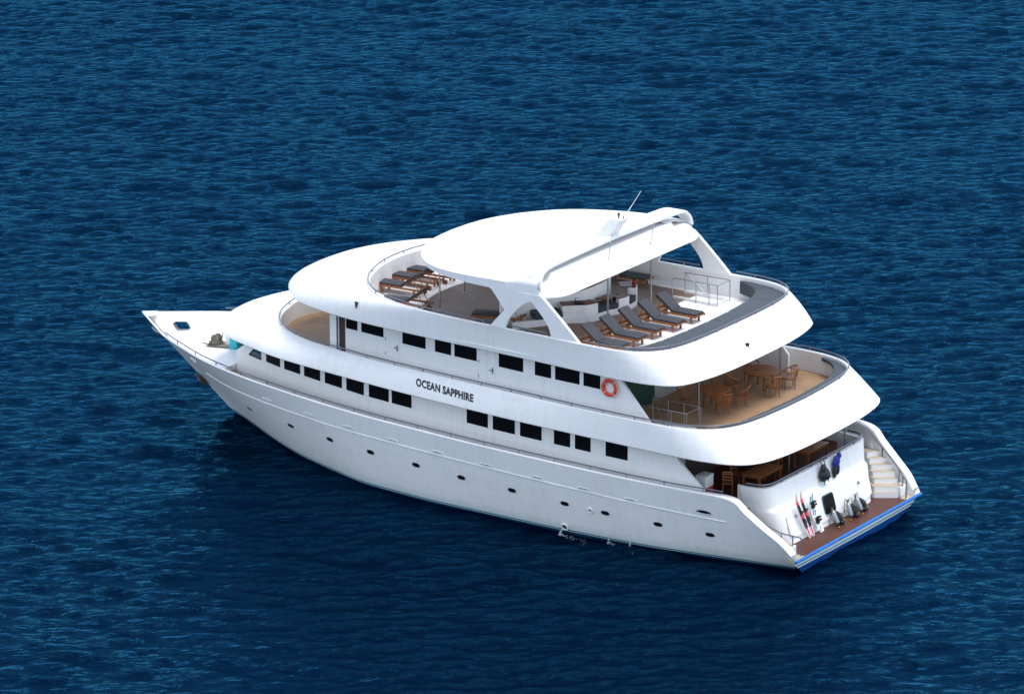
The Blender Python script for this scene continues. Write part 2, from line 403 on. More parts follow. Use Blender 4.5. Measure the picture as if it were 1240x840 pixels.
# rubbing strake along the topsides
def on_hull(x, z, off=0.0):
    y = hull_y(x, z); d = .05
    n = Vector((-(hull_y(x + d, z) - hull_y(x - d, z)) / (2 * d), 1, -(hull_y(x, z + d) - hull_y(x, z - d)) / (2 * d))).normalized()
    return Vector((x, y, z)) + n * off, n
#STRAKE
def hull_frame(x, z, off):
    p, n = on_hull(x, z, off); q, _ = on_hull(x - .2, z - .0045, off); t = (q - p).normalized(); u = n.cross(t) * -1
    if u.z < 0: u = -u
    return p, t, u, n
def oval(w, h, n=18, sq=2.6):
    o = []
    for k in range(n):
        a = 2 * math.pi * k / n; c, s_ = math.cos(a), math.sin(a)
        o.append((w * abs(c) ** (2 / sq) * (1 if c > 0 else -1), h * abs(s_) ** (2 / sq) * (1 if s_ > 0 else -1)))
    return o
def place_oval(name, x, z, w, h, mat, rim=None, sgn=1, proud=.012):
    p, t, u, n = hull_frame(x, z, 0)
    if sgn < 0: p, t, u, n = [Vector((v.x, -v.y, v.z)) for v in (p, t, u, n)]
    fl = [(p + n * -.02) + t * a + u * b_ for a, b_ in oval(w, h)]
    mb = MB(); mb.prism(fl, n * (.02 + proud)); o = mb.build(name, mat, Y, smooth=30)
    if rim:
        mb = MB(); mb.tube([p + n * proud + t * a + u * b_ for a, b_ in oval(w * 1.06, h * 1.08)], rim[1], 6, closed=True)
        mb.build('rim', rim[0], o, smooth=60)
    return o
def strake(zf, x0, x1, r):
    for sgn in (1, -1):
        pts = [];
        for x in np.linspace(x0, x1, 60):
            p, n = on_hull(x, zf(x), .0); pts.append((p.x, p.y * sgn, p.z))
        mb = MB(); mb.tube(pts, r, 6); mb.build('rubbing_strake', 'white', Y, smooth=60)
STR_X = [2.84, 5.0, 7.68, 11.1, 15.06, 19.45, 22.5, 25.3, 29.6]; STR_Z = [1.82, 1.91, 2.03, 2.16, 2.29, 2.39, 2.42, 2.44, 2.40]
PORTS = [(26.94, 1.504), (23.87, 1.68), (21.44, 1.72), (19.2, 1.69), (16.89, 1.625), (14.68, 1.53), (12.28, 1.458), (9.86, 1.356), (8.04, 1.297), (5.755, 1.222), (3.6, 1.129)]
SLOTS = [(24.91, 2.66), (22.43, 2.62), (20.22, 2.56), (17.96, 2.49), (15.7, 2.42), (13.39, 2.345), (10.99, 2.273), (8.9, 2.19), (6.81, 2.11)]
VENT = (8.7, 1.287); OUTL = (10.04, .30); FAIR = (3.68, 2.13)
strake(lambda x: lin(x, STR_X, STR_Z), STR_X[0], STR_X[-1], .035)
for (x, z) in PORTS: 
    for sgn in (1, -1): place_oval('porthole', x, z, .17, .085, 'glass', ('steel_dk', .012), sgn)
for (x, z) in SLOTS:
    for sgn in (1, -1):
        o = place_oval('scupper_slot', x, z, .27, .035, 'tealstripe', ('white', .016), sgn, .016)
place_oval('vent_fitting', VENT[0], VENT[1], .085, .085, 'rust', ('white', .04), 1, .03)
place_oval('exhaust_outlet', OUTL[0], OUTL[1], .12, .12, 'black', ('white', .035), 1, .03)
for sgn in (1, -1):
    place_oval('mooring_fairlead', FAIR[0], FAIR[1], .26, .085, 'glass', ('steel', .03), sgn)
    place_oval('hawse_plate', 29.95, 3.0, .22, .10, 'steel', ('white', .03), sgn)

# ---- transom below the platform, bumper, platform
mb = MB(); rows = []
for k in range(13):
    z = .56 - k * .11; r = []
    for j in range(25):
        u = -1 + 2 * j / 24; Wd = lin(z, [-.8, 0, .56], [3.6, 4.0, 4.84]); r.append((lin(z, [-.8, 0, .56], [.35, .14, .03]) + .06 * u * u, u * Wd, z))
    rows.append(r)
for a in range(12):
    mb.mi = 0 if a < 3 else 2
    mb.grid([rows[a], rows[a + 1]])
mb.build('transom', ['clean', 'tealstripe', 'bluehull'], Y, smooth=60)
mb = MB(); mb.tube([(-.0 + .0, u, .60) for u in np.linspace(-4.92, 4.80, 24)], .068, 10); mb.build('fender_strip', 'bluebump', Y)
for zz in (.36,):
    mb = MB(); mb.tube([(.035 + .05 * (u / 4.5) ** 2, u, zz) for u in np.linspace(-4.5, 4.5, 8)], .022, 6); mb.build('stripe_moulding', 'tealstripe', Y)
pf = [(x, hull_y(x, .56) - .08) for x in np.linspace(.03, 1.35, 8)]
mb = MB(); mb.prism([(x, y, .52) for x, y in pf] + [(x, -y, .52) for x, y in pf[::-1]], (0, 0, .08)); mb.build('swim_platform', 'teak_dark', Y)
def clampy(x, y, z):
    m_ = hull_y(x, z) - .12; return max(-m_, min(m_, y))
for sg in (1, -1):
    mb = MB(); mb.box((.22, sg * 4.40, .603), (.38, .9, .02)); mb.build('platform_tread', 'teak_pale', Y)
    # side block at the foot of the wing
    mb = MB(); mb.prism([(.42, sg * 4.02, .6), (.42, sg * (hull_y(.42, .62) - .06), .6), (1.3, sg * (hull_y(1.3, .62) - .06), .6), (1.2, sg * 4.45, .6)], (0, 0, .42)); mb.build('stair_plinth', 'white', Y, bevel=.03)
    mb = MB(); mb.prism([(.50, sg * 4.10, 1.026), (.50, sg * 4.45, 1.026), (1.15, sg * 4.55, 1.026), (1.12, sg * 4.42, 1.026)], (0, 0, .01)); mb.build('plinth_tread', 'teak_pale', Y)
# ---- stairs: eight fanned steps each side
STEP = [((1.282, -3.466), (.488, -3.987)), ((1.344, -3.59), (.573, -4.096)), ((1.542, -3.90), (.796, -4.42)), ((1.718, -4.10), (1.012, -4.631)),
        ((1.90, -4.30), (1.257, -4.862)), ((2.06, -4.42), (1.56, -4.98)), ((2.22, -4.50), (1.90, -5.05)), ((2.45, -4.55), (2.25, -5.12))]
for sg in (-1, 1):
    st = empty('staircase'); st.parent = Y
    for k in range(7):
        (a, b_), z = STEP[k], .6 + .2 * k
        a2, b2 = STEP[min(7, k + 1)]
        ft = [a, b_, (b2[0] + .25, b2[1] - .1), (a2[0] + .3, a2[1] - .02)]
        mb = MB(); mb.prism([(p[0], clampy(p[0], (p[1] if sg < 0 else -p[1]), z - .04), z - .04) for p in ft], (0, 0, .24)); s_ = mb.build('step', 'white', st)
        mb = MB(); mb.prism([(p[0] + .02, clampy(p[0], (p[1] if sg < 0 else -p[1]), z), z + .203) for p in ft], (0, 0, .012)); mb.build('tread', 'teak_pale', s_)
# ---- transom wall (balustrade of the dining deck), with raised moulding
def tw(u, z):
    """u in -1..1 across, returns x,y of the transom wall at height z"""
    xb = lin(z, [.6, 1.93, 2.03, 2.88], [1.13, 1.52, 1.66, 1.80]); yb = lin(z, [.6, 1.7, 2.88], [3.42, 3.75, 3.95])
    a = abs(u); r = .62
    ys = a * (yb + .35)
    if ys < yb - r: return xb + .03 * a, ys * (1 if u > 0 else -1)
    ph = min(math.pi / 2, (ys - (yb - r)) / (r * math.pi / 2 + .3) * (math.pi / 2) * 1.35)
    extra = max(0, (ys - (yb - r)) - r * 1.0)
    return xb + .03 * a + r * (1 - math.cos(ph)) + extra * 1.6, (yb - r + r * math.sin(ph)) * (1 if u > 0 else -1)
rows = []
for z in [.56, .7, .9, 1.1, 1.3, 1.5, 1.7, 1.85, 1.91, 1.95, 2.01, 2.05, 2.2, 2.4, 2.6, 2.84, 2.88]:
    rows.append([(*tw(u, z), z) for u in np.linspace(-1, 1, 61)])
rows.append([(tw(u, 2.88)[0] + .16, tw(u, 2.88)[1] * .965, 2.88) for u in np.linspace(-1, 1, 61)])
rows.append([(tw(u, 2.88)[0] + .17, tw(u, 2.88)[1] * .96, 2.0) for u in np.linspace(-1, 1, 61)])
mb = MB(); mb.grid(rows); mb.build('transom_wall', 'white', Y, smooth=35)
def wall_panel(name, mat, y0, y1, z0, z1, th, r=.08, parent=Y, off=.0):
    ym, zm = (y0 + y1) / 2, (z0 + z1) / 2; hw, hh = abs(y1 - y0) / 2, abs(z1 - z0) / 2
    pts = []
    for a, b_ in oval(hw, hh, 28, 7):
        z = zm + b_; x = lin(z, [.6, 1.93], [1.13, 1.52]) - off; pts.append((x, ym + a, z))
    mb = MB(); mb.prism(pts, (-th, 0, 0)); return mb.build(name, mat, parent, smooth=30)
wall_panel('garage_door', 'white', 3.1, -3.15, .80, 1.84, .03)
hp = wall_panel('hatch', 'glass_lt', .46, -.36, 1.02, 1.74, .05, off=.02); wall_panel('pane', 'glass', .41, -.31, 1.06, 1.70, .01, parent=hp, off=.072)
for y in (2.5, -2.3):
    mb = MB(); mb.box((1.38, y, 1.55), (.08, .11, .1)); mb.tube([(1.31, y - .06, 1.60), (1.28, y, 1.52), (1.31, y + .07, 1.58)], .018, 6); mb.build('latch', 'steel', Y, bevel=.01)

# ---- railings
def railing(pts, h, post_at, r=.028, mat='steel_dk', pmat='steel', low=.0, name='railing', mid=False):
    """pts: base polyline; top rail h above it; posts at the given fractions of its length"""
    P = [Vector(p) for p in pts]; L = [0]
    for a, b_ in zip(P, P[1:]): L.append(L[-1] + (b_ - a).length)
    def at(d):
        for i in range(len(P) - 1):
            if d <= L[i + 1] + 1e-6: return P[i].lerp(P[i + 1], (d - L[i]) / max(1e-6, L[i + 1] - L[i]))
        return P[-1]
    mb = MB(); mb.tube([p + Vector((0, 0, h)) for p in P], r, 8)
    if mid: mb.tube([p + Vector((0, 0, h * .5)) for p in P], r * .8, 6)
    o = mb.build(name, mat, Y, smooth=60)
    ds = post_at if isinstance(post_at, list) else list(np.arange(post_at * .5, L[-1], post_at))
    base = None
    for d in ds:
        p = at(d)
        if base is None:
            mb = MB(); mb.tube([(0, 0, low), (0, 0, h)], r * .8, 6); base = mb.build('post', pmat, o); base.location = p
        else:
            c_ = base.copy(); COL.objects.link(c_); c_.parent = o; c_.location = p
    return o
def bulw_line(x0, x1, sgn, inset=.5):
    return [(x, (rim_y(x) - thick(x) * inset) * sgn, rim_z(x) + .03) for x in np.linspace(x0, x1, 70)]
for sg in (1, -1):
    railing(bulw_line(2.9, 31.9, sg), .15, 1.62)
# rail along each stair
for sg in (1, -1):
    rl = [(2.35, 5.02, 2.66), (2.131, 5.0, 2.473), (1.793, 4.95, 2.192), (1.413, 4.85, 1.938), (.788, 4.55, 1.574), (.455, 4.25, 1.434), (.235, 4.1, 1.36)]
    pts = smooth_poly([(a, b_ * sg, z) for a, b_, z in rl] + [(.19, 4.06 * sg, 1.25), (.19, 4.05 * sg, .62)], 5)
    mb = MB(); mb.tube(pts, .028, 8); r_ = mb.build('stair_rail', 'steel_dk', Y, smooth=60)
    for (a, b_, z), lo in ((rl[2], .5), (rl[4], .85), (rl[5], .75)):
        mb = MB(); mb.tube([(a, b_ * sg, z - lo), (a, b_ * sg, z)], .022, 6); mb.build('post', 'steel_dk', r_)
# rail on the transom wall
pts = [(tw(u, 2.88)[0] + .06, tw(u, 2.88)[1] * .985, 2.88) for u in np.linspace(-.97, .97, 60)]
railing(pts, .13, 1.1, r=.035, mat='steel_dk')

# ------------------------------------------------------------------ deck bands (visor shaped bulwarks of the upper decks)
L2A = [(26.7, 0), (26.48, .97), (26.15, 1.87), (25.7, 2.62), (25.0, 3.35), (24.0, 3.97), (22.5, 4.48), (20, 4.95), (17.5, 5.2), (14.7, 5.40), (12, 5.56), (9, 5.74), (6, 5.78), (4.7, 5.65), (3.75, 5.28), (3.05, 4.5), (2.65, 3.0), (2.5, 0)]
L2B = [(29.34, 0), (29.25, 1.0), (28.95, 2.1), (28.3, 3.15), (27.3, 3.88), (25.8, 4.42), (24, 4.92), (21.4, 5.25), (18, 5.58), (14.6, 5.76), (12, 5.85), (8.5, 5.86), (5.5, 5.83), (3.9, 5.76), (2.55, 5.42), (1.75, 4.6), (1.38, 2.9), (1.27, 0)]
L3A = [(21.6, 0), (21.5, 1.2), (21.2, 2.3), (20.7, 3.4), (19.7, 4.55), (18.3, 5.2), (16.8, 5.47), (14, 5.62), (11, 5.66), (9, 5.72), (7.7, 5.68), (6.8, 5.45), (6.15, 4.95), (5.72, 4.1), (5.52, 2.5), (5.48, 0)]
L3B = [(25.7, 0), (25.58, 1.4), (25.15, 2.55), (24.3, 3.65), (23.2, 4.5), (21.4, 5.04), (19.0, 5.35), (15.5, 5.47), (12, 5.53), (9, 5.66), (7.3, 5.68), (6.1, 5.55), (5.2, 5.15), (4.75, 4.2), (4.48, 2.4), (4.42, 0)]
def loop(pts, n=5):
    full = pts + [(x, -y) for x, y in pts[-2:0:-1]]
    return smooth_poly(full, n, True)
def offset_loop(L, d):
    N = len(L); out = []
    for i in range(N):
        a, b_ = np.array(L[i - 1]), np.array(L[(i + 1) % N]); t = b_ - a; t /= np.linalg.norm(t) + 1e-9
        nrm = np.array([-t[1], t[0]]); out.append(tuple(np.array(L[i]) + nrm * d))
    return out
def halfwidth(L):
    pts = sorted([(p[0], p[1]) for p in L if p[1] >= -1e-6]); xs_ = [p[0] for p in pts]; ys_ = [p[1] for p in pts]
    return lambda x: lin(x, xs_, ys_)
def band(A, B, zA, zB, floor, ceil, name, bulge, th=.14):
    LA, LB = loop(A), loop(B); rows = []; NP = 12
    Li = offset_loop(LA, -th) if True else LA
    # make sure the offset goes inwards
    if abs(Li[0][0]) > abs(LA[0][0]): Li = offset_loop(LA, th)
    Lb = offset_loop(LB, -.12)
    if Lb[0][0] > LB[0][0]: Lb = offset_loop(LB, .12)
    for (a, b_, i_, lb) in zip(LA, LB, Li, Lb):
        za, zb = zA(a[0]), zB(b_[0]); k = bulge(b_[0]); r = []
        r.append((i_[0], i_[1], floor(i_[0])))
        r.append((i_[0], i_[1], za - .03)); 
        m_ = .35
        r.append((i_[0] + (a[0] - i_[0]) * .2, i_[1] + (a[1] - i_[1]) * .2, za)); r.append((i_[0] + (a[0] - i_[0]) * .8, i_[1] + (a[1] - i_[1]) * .8, za))
        for j in range(NP + 1):
            t = j / NP; h = (1 - k) * t + k * math.sin(t * math.pi / 2); v = (1 - k) * t + k * (1 - math.cos(t * math.pi / 2))
            r.append((a[0] + (b_[0] - a[0]) * h, a[1] + (b_[1] - a[1]) * h, za - .02 + (zb - za + .02) * v))
        r.append((lb[0] * .3 + b_[0] * .7, lb[1] * .3 + b_[1] * .7, zb - .035)); r.append((lb[0], lb[1], zb - .01)); r.append((lb[0], lb[1], min(zb + ceil, floor(lb[0]) - .05)))
        rows.append(r)
    rows.append(rows[0]); mb = MB(); mb.grid(rows); o = mb.build(name, 'white', Y, smooth=38)
    hb = halfwidth(Lb); x0, x1 = min(p[0] for p in Lb), max(p[0] for p in Lb)
    ladder('ceiling', 'clean', x0 + .01, x1 - .01, lambda x: min(zB(x) + ceil, floor(x) - .05) - .005, hb, step=.2)
    return o, Li
zA2 = lambda x: lin(x, [2.5, 26.7], [5.33, 5.43]); zB2 = lambda x: lin(x, [1.27, 3, 16, 29.34], [4.17, 4.22, 4.50, 4.78])
zA3 = lambda x: lin(x, [5.5, 16, 21.6], [7.93, 7.99, 8.12]); zB3 = lambda x: lin(x, [4.4, 16, 25.7], [6.78, 6.93, 7.07])
fl2 = lambda x: lin(x, [2.5, 8, 9, 19.5, 20.5, 27], [4.5, 4.5, 4.62, 4.66, 4.68, 4.72]); fl3 = lambda x: lin(x, [5, 22], [7.0, 7.1])
bl = lambda x0, x1: (lambda x: lin(x, [3, 6, 12, x0, x1], [.05, .25, .35, .5, .78]))
band2, Li2 = band(L2A, L2B, zA2, zB2, fl2, .12, 'upper_deck_bulwark', bl(20, 27))
band3, Li3 = band(L3A, L3B, zA3, zB3, fl3, .12, 'sun_deck_bulwark', bl(18, 24))
hw2, hw3 = halfwidth(Li2), halfwidth(Li3)
ladder('upper_deck', 'teak', min(p[0] for p in Li2) + .01, max(p[0] for p in Li2) - .01, fl2, lambda x: hw2(x) + .06, step=.1)
ladder('sun_deck', 'clean', min(p[0] for p in Li3) + .01, max(p[0] for p in Li3) - .01, fl3, lambda x: hw3(x) + .06, step=.1)
def teak_zone_half(x): return min(hw3(x) - .03, 5.2 * math.sqrt(max(0, 1 - max(0, (x - 14.0) / 5.25) ** 2)) + .02)
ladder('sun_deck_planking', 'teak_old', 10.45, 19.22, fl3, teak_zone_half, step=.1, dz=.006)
# rails on the bands
def band_rail(A, zf, h=.13, post=1.45, skip=lambda p: False, pad=False):
    L = loop(A, 8); L = offset_loop(L, 0.0)
    pts = [(p[0], p[1], zf(p[0])) for p in L]
    i0 = None
    segs = []; cur = []
    for p in pts:
        if skip(p):
            if len(cur) > 1: segs.append(cur)
            cur = []
        else: cur.append(p)
    if len(cur) > 1: segs.append(cur)
    if len(segs) > 1 and not skip(pts[0]): segs[0] = segs[-1] + segs[0]; segs.pop()
    elif len(segs) == 1 and not skip(pts[-1]) and not skip(pts[0]): segs[0].append(segs[0][0])
    for s_ in segs: railing(s_, h, post)
def inset(A, d): 
    f = loop(A, 1); o = offset_loop(f, -d)
    if o[0][0] > f[0][0]: o = offset_loop(f, d)
    return o[:len(A)]
A2r, A3r = inset(L2A, .06), inset(L3A, .06)
A2r[0] = (A2r[0][0], 0); A2r[-1] = (A2r[-1][0], 0); A3r[0] = (A3r[0][0], 0); A3r[-1] = (A3r[-1][0], 0)
band_rail(A2r, zA2)
band_rail(A3r, zA3, skip=lambda p: (9.1 < p[0] < 10.45) or (12.6 < p[0] < 13.3))
# sun pads along the after edges
def pad(innerpts, A, z, zf, name, th=.1, n=6, seams=()):
    full = smooth_poly(innerpts, n); hwA = A
    half = [p for p in A]
    outer = [p for p in loop(A, 8)]
    # outer arc: follow rim between the pad's ends
    arc = [p for p in outer if p[0] < innerpts[0][0] + .0]
    arc = sorted(arc, key=lambda p: math.atan2(p[1], -(p[0] - 20)))
    def rs(poly, m):
        P = [np.array(p) for p in poly]; L = [0]
        for a, b_ in zip(P, P[1:]): L.append(L[-1] + np.linalg.norm(b_ - a))
        return [tuple(np.array([np.interp(d, L, [p[0] for p in P]), np.interp(d, L, [p[1] for p in P])])) for d in np.linspace(0, L[-1], m)]
    m = 72; fi = rs(full, m); fo = rs(sorted(arc, key=lambda p: p[1]), m) if False else rs(arc, m)
    if (fi[0][1] > 0) != (fo[0][1] > 0): fo = fo[::-1]
    rows = []
    for i, (a, b_) in enumerate(zip(fi, fo)):
        zz = zf((a[0] + b_[0]) / 2); s_ = .02 if i % 9 == 0 else 0
        rows.append([(a[0], a[1], zz - th), (a[0], a[1], zz - .03 - s_), (a[0] * .93 + b_[0] * .07, a[1] * .93 + b_[1] * .07, zz - s_), (a[0] * .5 + b_[0] * .5, (a[1] + b_[1]) / 2, zz + .015 - s_), (a[0] * .07 + b_[0] * .93, a[1] * .07 + b_[1] * .93, zz - s_), (b_[0], b_[1], zz - .03 - s_), (b_[0], b_[1], zz - th)])
    mb = MB(); mb.grid(rows); return mb.build(name, 'pad', Y, smooth=30)
p3 = [(8.7, 5.42), (7.85, 5.0), (7.35, 4.3), (7.08, 3.0), (6.95, 1.0), (6.95, -1.0), (7.08, -3.0), (7.35, -4.3), (7.85, -5.0), (8.7, -5.42)]
A3p = inset(L3A, .16)
pad(p3, A3p, 0, lambda x: 7.78, 'sun_pad', th=.5)
p2 = [(4.9, 5.45), (4.3, 5.1), (3.75, 4.4), (3.38, 3.2), (3.22, 1.0), (3.22, -1.0), (3.38, -3.2), (3.75, -4.4), (4.3, -5.1), (4.9, -5.45)]
A2p = inset(L2A, .16)
pad(p2, A2p, 0, lambda x: 5.22, 'bench_pad', th=.12)
# white bench under the pad of the upper deck
# ------------------------------------------------------------------ cabins
MW = ([2.0, 8, 11, 13.7, 17.5, 20, 22.4, 24.8, 26, 26.8, 27.6, 27.9], [5.22, 5.22, 5.21, 5.14, 4.91, 4.70, 4.27, 3.76, 3.38, 3.14, 2.85, 2.6])
UW = ([4, 8.4, 12, 14.4, 16, 18, 19.2, 20.4, 21.2, 22.0], [5.25, 5.25, 5.14, 4.98, 4.88, 4.70, 4.47, 4.34, 4.26, 4.18])
mw = lambda x: lin(x, *MW); uw = lambda x: lin(x, *UW)
def cabin_wall(name, yf, x0, x1, zb, zt, mat='white', th=.12, n=70):
    for sg in (1, -1):
        mb = MB(); rows = []
        for x in np.linspace(x0, x1, n):
            y = yf(x) * sg; yi = (yf(x) - th) * sg; a, b_ = zb(x), zt(x)
            rows.append([(x, yi, b_), (x, y, b_), (x, y, a), (x, yi, a), (x, yi, b_)])
        mb.grid(rows); mb.add(rows[0][:4], [(0, 1, 2, 3)]); mb.add(rows[-1][:4], [(3, 2, 1, 0)])
        mb.build(name, mat, Y, smooth=25)
cabin_wall('cabin_wall', mw, 5.0, 27.7, lambda x: 2.0, lambda x: min(zB2(x) + .1, lin(x, [26.2, 27.7], [4.86, 3.82])), n=150)
cabin_wall('wing_panel', mw, 3.84, 4.998, lambda x: 2.0, lambda x: lin(x, [3.84, 5.3], [2.89, 4.17]))
cabin_wall('cabin_wall', uw, 7.72, 21.95, lambda x: fl2(x), lambda x: zB3(x) + .1)
cabin_wall('wing_panel', uw, 6.25, 7.718, lambda x: 4.5, lambda x: lin(x, [6.25, 7.72], [5.20, 6.84]))
def cross_wall(name, mat, x, hw, z0, z1, th=.1):
    mb = MB(); mb.box((x, 0, (z0 + z1) / 2), (th, 2 * hw, z1 - z0)); return mb.build(name, mat, Y)
cross_wall('front_bulkhead', 'white', 27.62, 2.72, 2.8, 3.84);
mb = MB(); mb.prism([(27.62, -2.7, 3.82), (27.62, 2.7, 3.82), (26.5, 3.1, 4.60), (26.5, -3.1, 4.60)], (-.05, 0, .0)); mb.build('windscreen', 'glass_lt', Y)
mb = MB(); mb.box((27.92, 0, 3.05), (.04, 2 * hull_y(27.92, 2.95) - .3, .22)); mb.build('deck_step', 'white', Y)
cross_wall('front_bulkhead', 'white', 21.9, 4.1, 4.68, 7.0)
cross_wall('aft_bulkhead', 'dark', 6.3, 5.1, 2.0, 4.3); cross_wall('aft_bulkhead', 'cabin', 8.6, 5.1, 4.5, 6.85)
for (y0, y1) in ((4.9, 3.7), (3.6, 1.3)):
    mb = MB(); n_ = 26; rows = [[(8.50 + .02 * math.sin(k * 1.9), y0 + (y1 - y0) * k / n_, z) for k in range(n_ + 1)] for z in (4.56, 6.6)]
    mb.grid(rows); mb.build('curtain', 'green', Y, smooth=60)
# windows that follow the wall curve
def window(yf, xa, xb, zb, zt, sg, mat='glass', name='window', proud=.012, frame=None):
    mb = MB(); rows = []
    for x in np.linspace(xa, xb, 4):
        y = yf(x); rows.append([(x, (y - .03) * sg, zb(x)), (x, (y + proud) * sg, zb(x)), (x, (y + proud) * sg, zt(x)), (x, (y - .03) * sg, zt(x))])
    mb.grid(rows); mb.add(rows[0], [(0, 1, 2, 3)]); mb.add(rows[-1], [(3, 2, 1, 0)])
    o = mb.build(name, mat, Y, smooth=0)
    if frame:
        m2 = MB(); e = .02
        c_ = [(x, (yf(x) + proud) * sg, z) for x, z in ((xa, zb(xa)), (xb, zb(xb)), (xb, zt(xb)), (xa, zt(xa)))]
        for i in range(4): m2.bar(c_[i], c_[(i + 1) % 4], .05, .03)
        m2.build('frame', frame, o)
    return o
zwm = lambda x: 3.466 + .0215 * (x - 7.3); zwu = lambda x: 6.12 + .009 * (x - 8)
MAINW = [(25.667, 24.771), (24.524, 23.59), (23.348, 22.416), (22.148, 21.189), (20.936, 19.969), (19.70, 18.683), (18.527, 17.521), (14.775, 13.74), (13.5, 12.454), (12.205, 11.189), (10.614, 9.865), (9.644, 8.93), (8.24, 7.24)]
UPW = [(21.10, 20.51), (20.30, 19.14), (18.08, 16.9), (16.42, 15.62), (15.45, 14.36), (13.27, 12.09), (11.53, 10.77), (10.58, 9.44), (9.25, 8.48)]
for sg in (1, -1):
    for xa, xb in MAINW: window(mw, xb, xa, zwm, lambda x: zB2(x) + .02, sg)
    for xa, xb in UPW: window(uw, xb, xa, zwu, lambda x: zwu(x) + .66, sg)
    # foremost pane with its raked edge
    mb = MB(); mb.prism([(26.0, (mw(26.0) + .0) * sg, 3.87), (26.75, (mw(26.75)) * sg, 3.90), (26.3, mw(26.3) * sg, 4.34), (26.0, mw(26.0) * sg, 4.36)], (0, .02 * sg, 0)); f = mb.build('window', 'glass_lt', Y)
    mb = MB(); cc = [(26.0, (mw(26.0) + .02) * sg, 3.87), (26.75, (mw(26.75) + .02) * sg, 3.90), (26.3, (mw(26.3) + .02) * sg, 4.34)]
    for a, b_ in ((cc[0], cc[1]), (cc[1], cc[2])): mb.bar(a, b_, .05, .04)
    mb.build('frame', 'black', f)
    # doors on the upper deck
    for (xa, xb, opn) in ((19.05, 18.25, 0), (14.28, 13.45, 0)):
        d = window(uw, xb, xa, lambda x: fl2(x) + .06, lambda x: 6.75, sg, 'white', 'door', .02)
        hx = xb + .1; y = (uw(hx) + .05) * sg
        mb = MB(); mb.bar((hx, y - .03 * sg, 5.95), (hx, y, 5.95), .03, .03); mb.bar((hx, y, 5.83), (hx, y, 6.07), .03, .03); mb.bar((hx, y, 5.96), (hx + .16, y, 5.955), .03, .03); mb.build('handle', 'steel_dk', d)
        mb = MB(); mb.bar((xa - .03, (uw(xa) + .03) * sg, 5.55), (xa - .03, (uw(xa) + .03) * sg, 5.68), .02, .02); mb.bar((xa - .03, (uw(xa) + .03) * sg, 6.15), (xa - .03, (uw(xa) + .03) * sg, 6.28), .02, .02); mb.build('hinge', 'steel_dk', d)
    # open doorway near the forward end, its leaf folded back
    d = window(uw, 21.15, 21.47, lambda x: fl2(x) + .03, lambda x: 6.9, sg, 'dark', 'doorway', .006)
    window(uw, 21.50, 21.93, lambda x: fl2(x) + .05, lambda x: 6.9, sg, 'white', 'door_leaf', .05)
    mb = MB(); mb.bar((21.52, (uw(21.5) + .08) * sg, 4.75), (21.52, (uw(21.5) + .08) * sg, 6.9), .04, .04); mb.build('door_post', 'steel_dk', Y)
# ------------------------------------------------------------------ name on the upper bulwark
def band_surface_y(x, z):
    """outer face of the upper deck bulwark on the port side"""
    ya = lin(x, [p[0] for p in L2A[::-1][3:]], [p[1] for p in L2A[::-1][3:]]); yb = lin(x, [p[0] for p in L2B[::-1][3:]], [p[1] for p in L2B[::-1][3:]])
    za, zb = zA2(x), zB2(x); k = bl(20, 27)(x); v = min(1, max(0, (za - z) / (za - zb))); best = None
    for j in range(81):
        t = j / 80; vv = (1 - k) * t + k * (1 - math.cos(t * math.pi / 2))
        if vv >= v: h = (1 - k) * t + k * math.sin(t * math.pi / 2); return ya + (yb - ya) * h
    return yb
for sg in (1, -1):
    cu = bpy.data.curves.new('ship_name', 'FONT'); cu.body = 'OCEAN SAPPHIRE'; cu.size = 1; cu.offset = .045; cu.space_character = 1.06; cu.resolution_u = 3
    to = bpy.data.objects.new('tmp', cu); COL.objects.link(to); dg = bpy.context.evaluated_depsgraph_get(); dg.update()
    me = bpy.data.meshes.new_from_object(to.evaluated_get(dg)); bpy.data.objects.remove(to)
    co = [v.co.copy() for v in me.vertices]; x0 = min(c_.x for c_ in co); x1 = max(c_.x for c_ in co); y1 = max(c_.y for c_ in co)
    TX0, TX1, TH = 16.86, 14.03, .28
    for v, c_ in zip(me.vertices, co):
        u = (c_.x - x0) / (x1 - x0); 
        x = TX0 + (TX1 - TX0) * u if sg > 0 else TX1 + (TX0 - TX1) * u
        z = lin(x, [14.06, 16.83], [4.77, 4.90]) + c_.y / y1 * TH
        yb_ = band_surface_y(x, z) + .010; y0_ = band_surface_y(x, z - c_.y / y1 * TH) + .010
        v.co = (x + sg * (y0_ - yb_) * .62, yb_ * sg, z)
    for p in me.polygons: p.use_smooth = False
    me.materials.append(M['text']); o = bpy.data.objects.new('ship_name', me); COL.objects.link(o); o.parent = Y
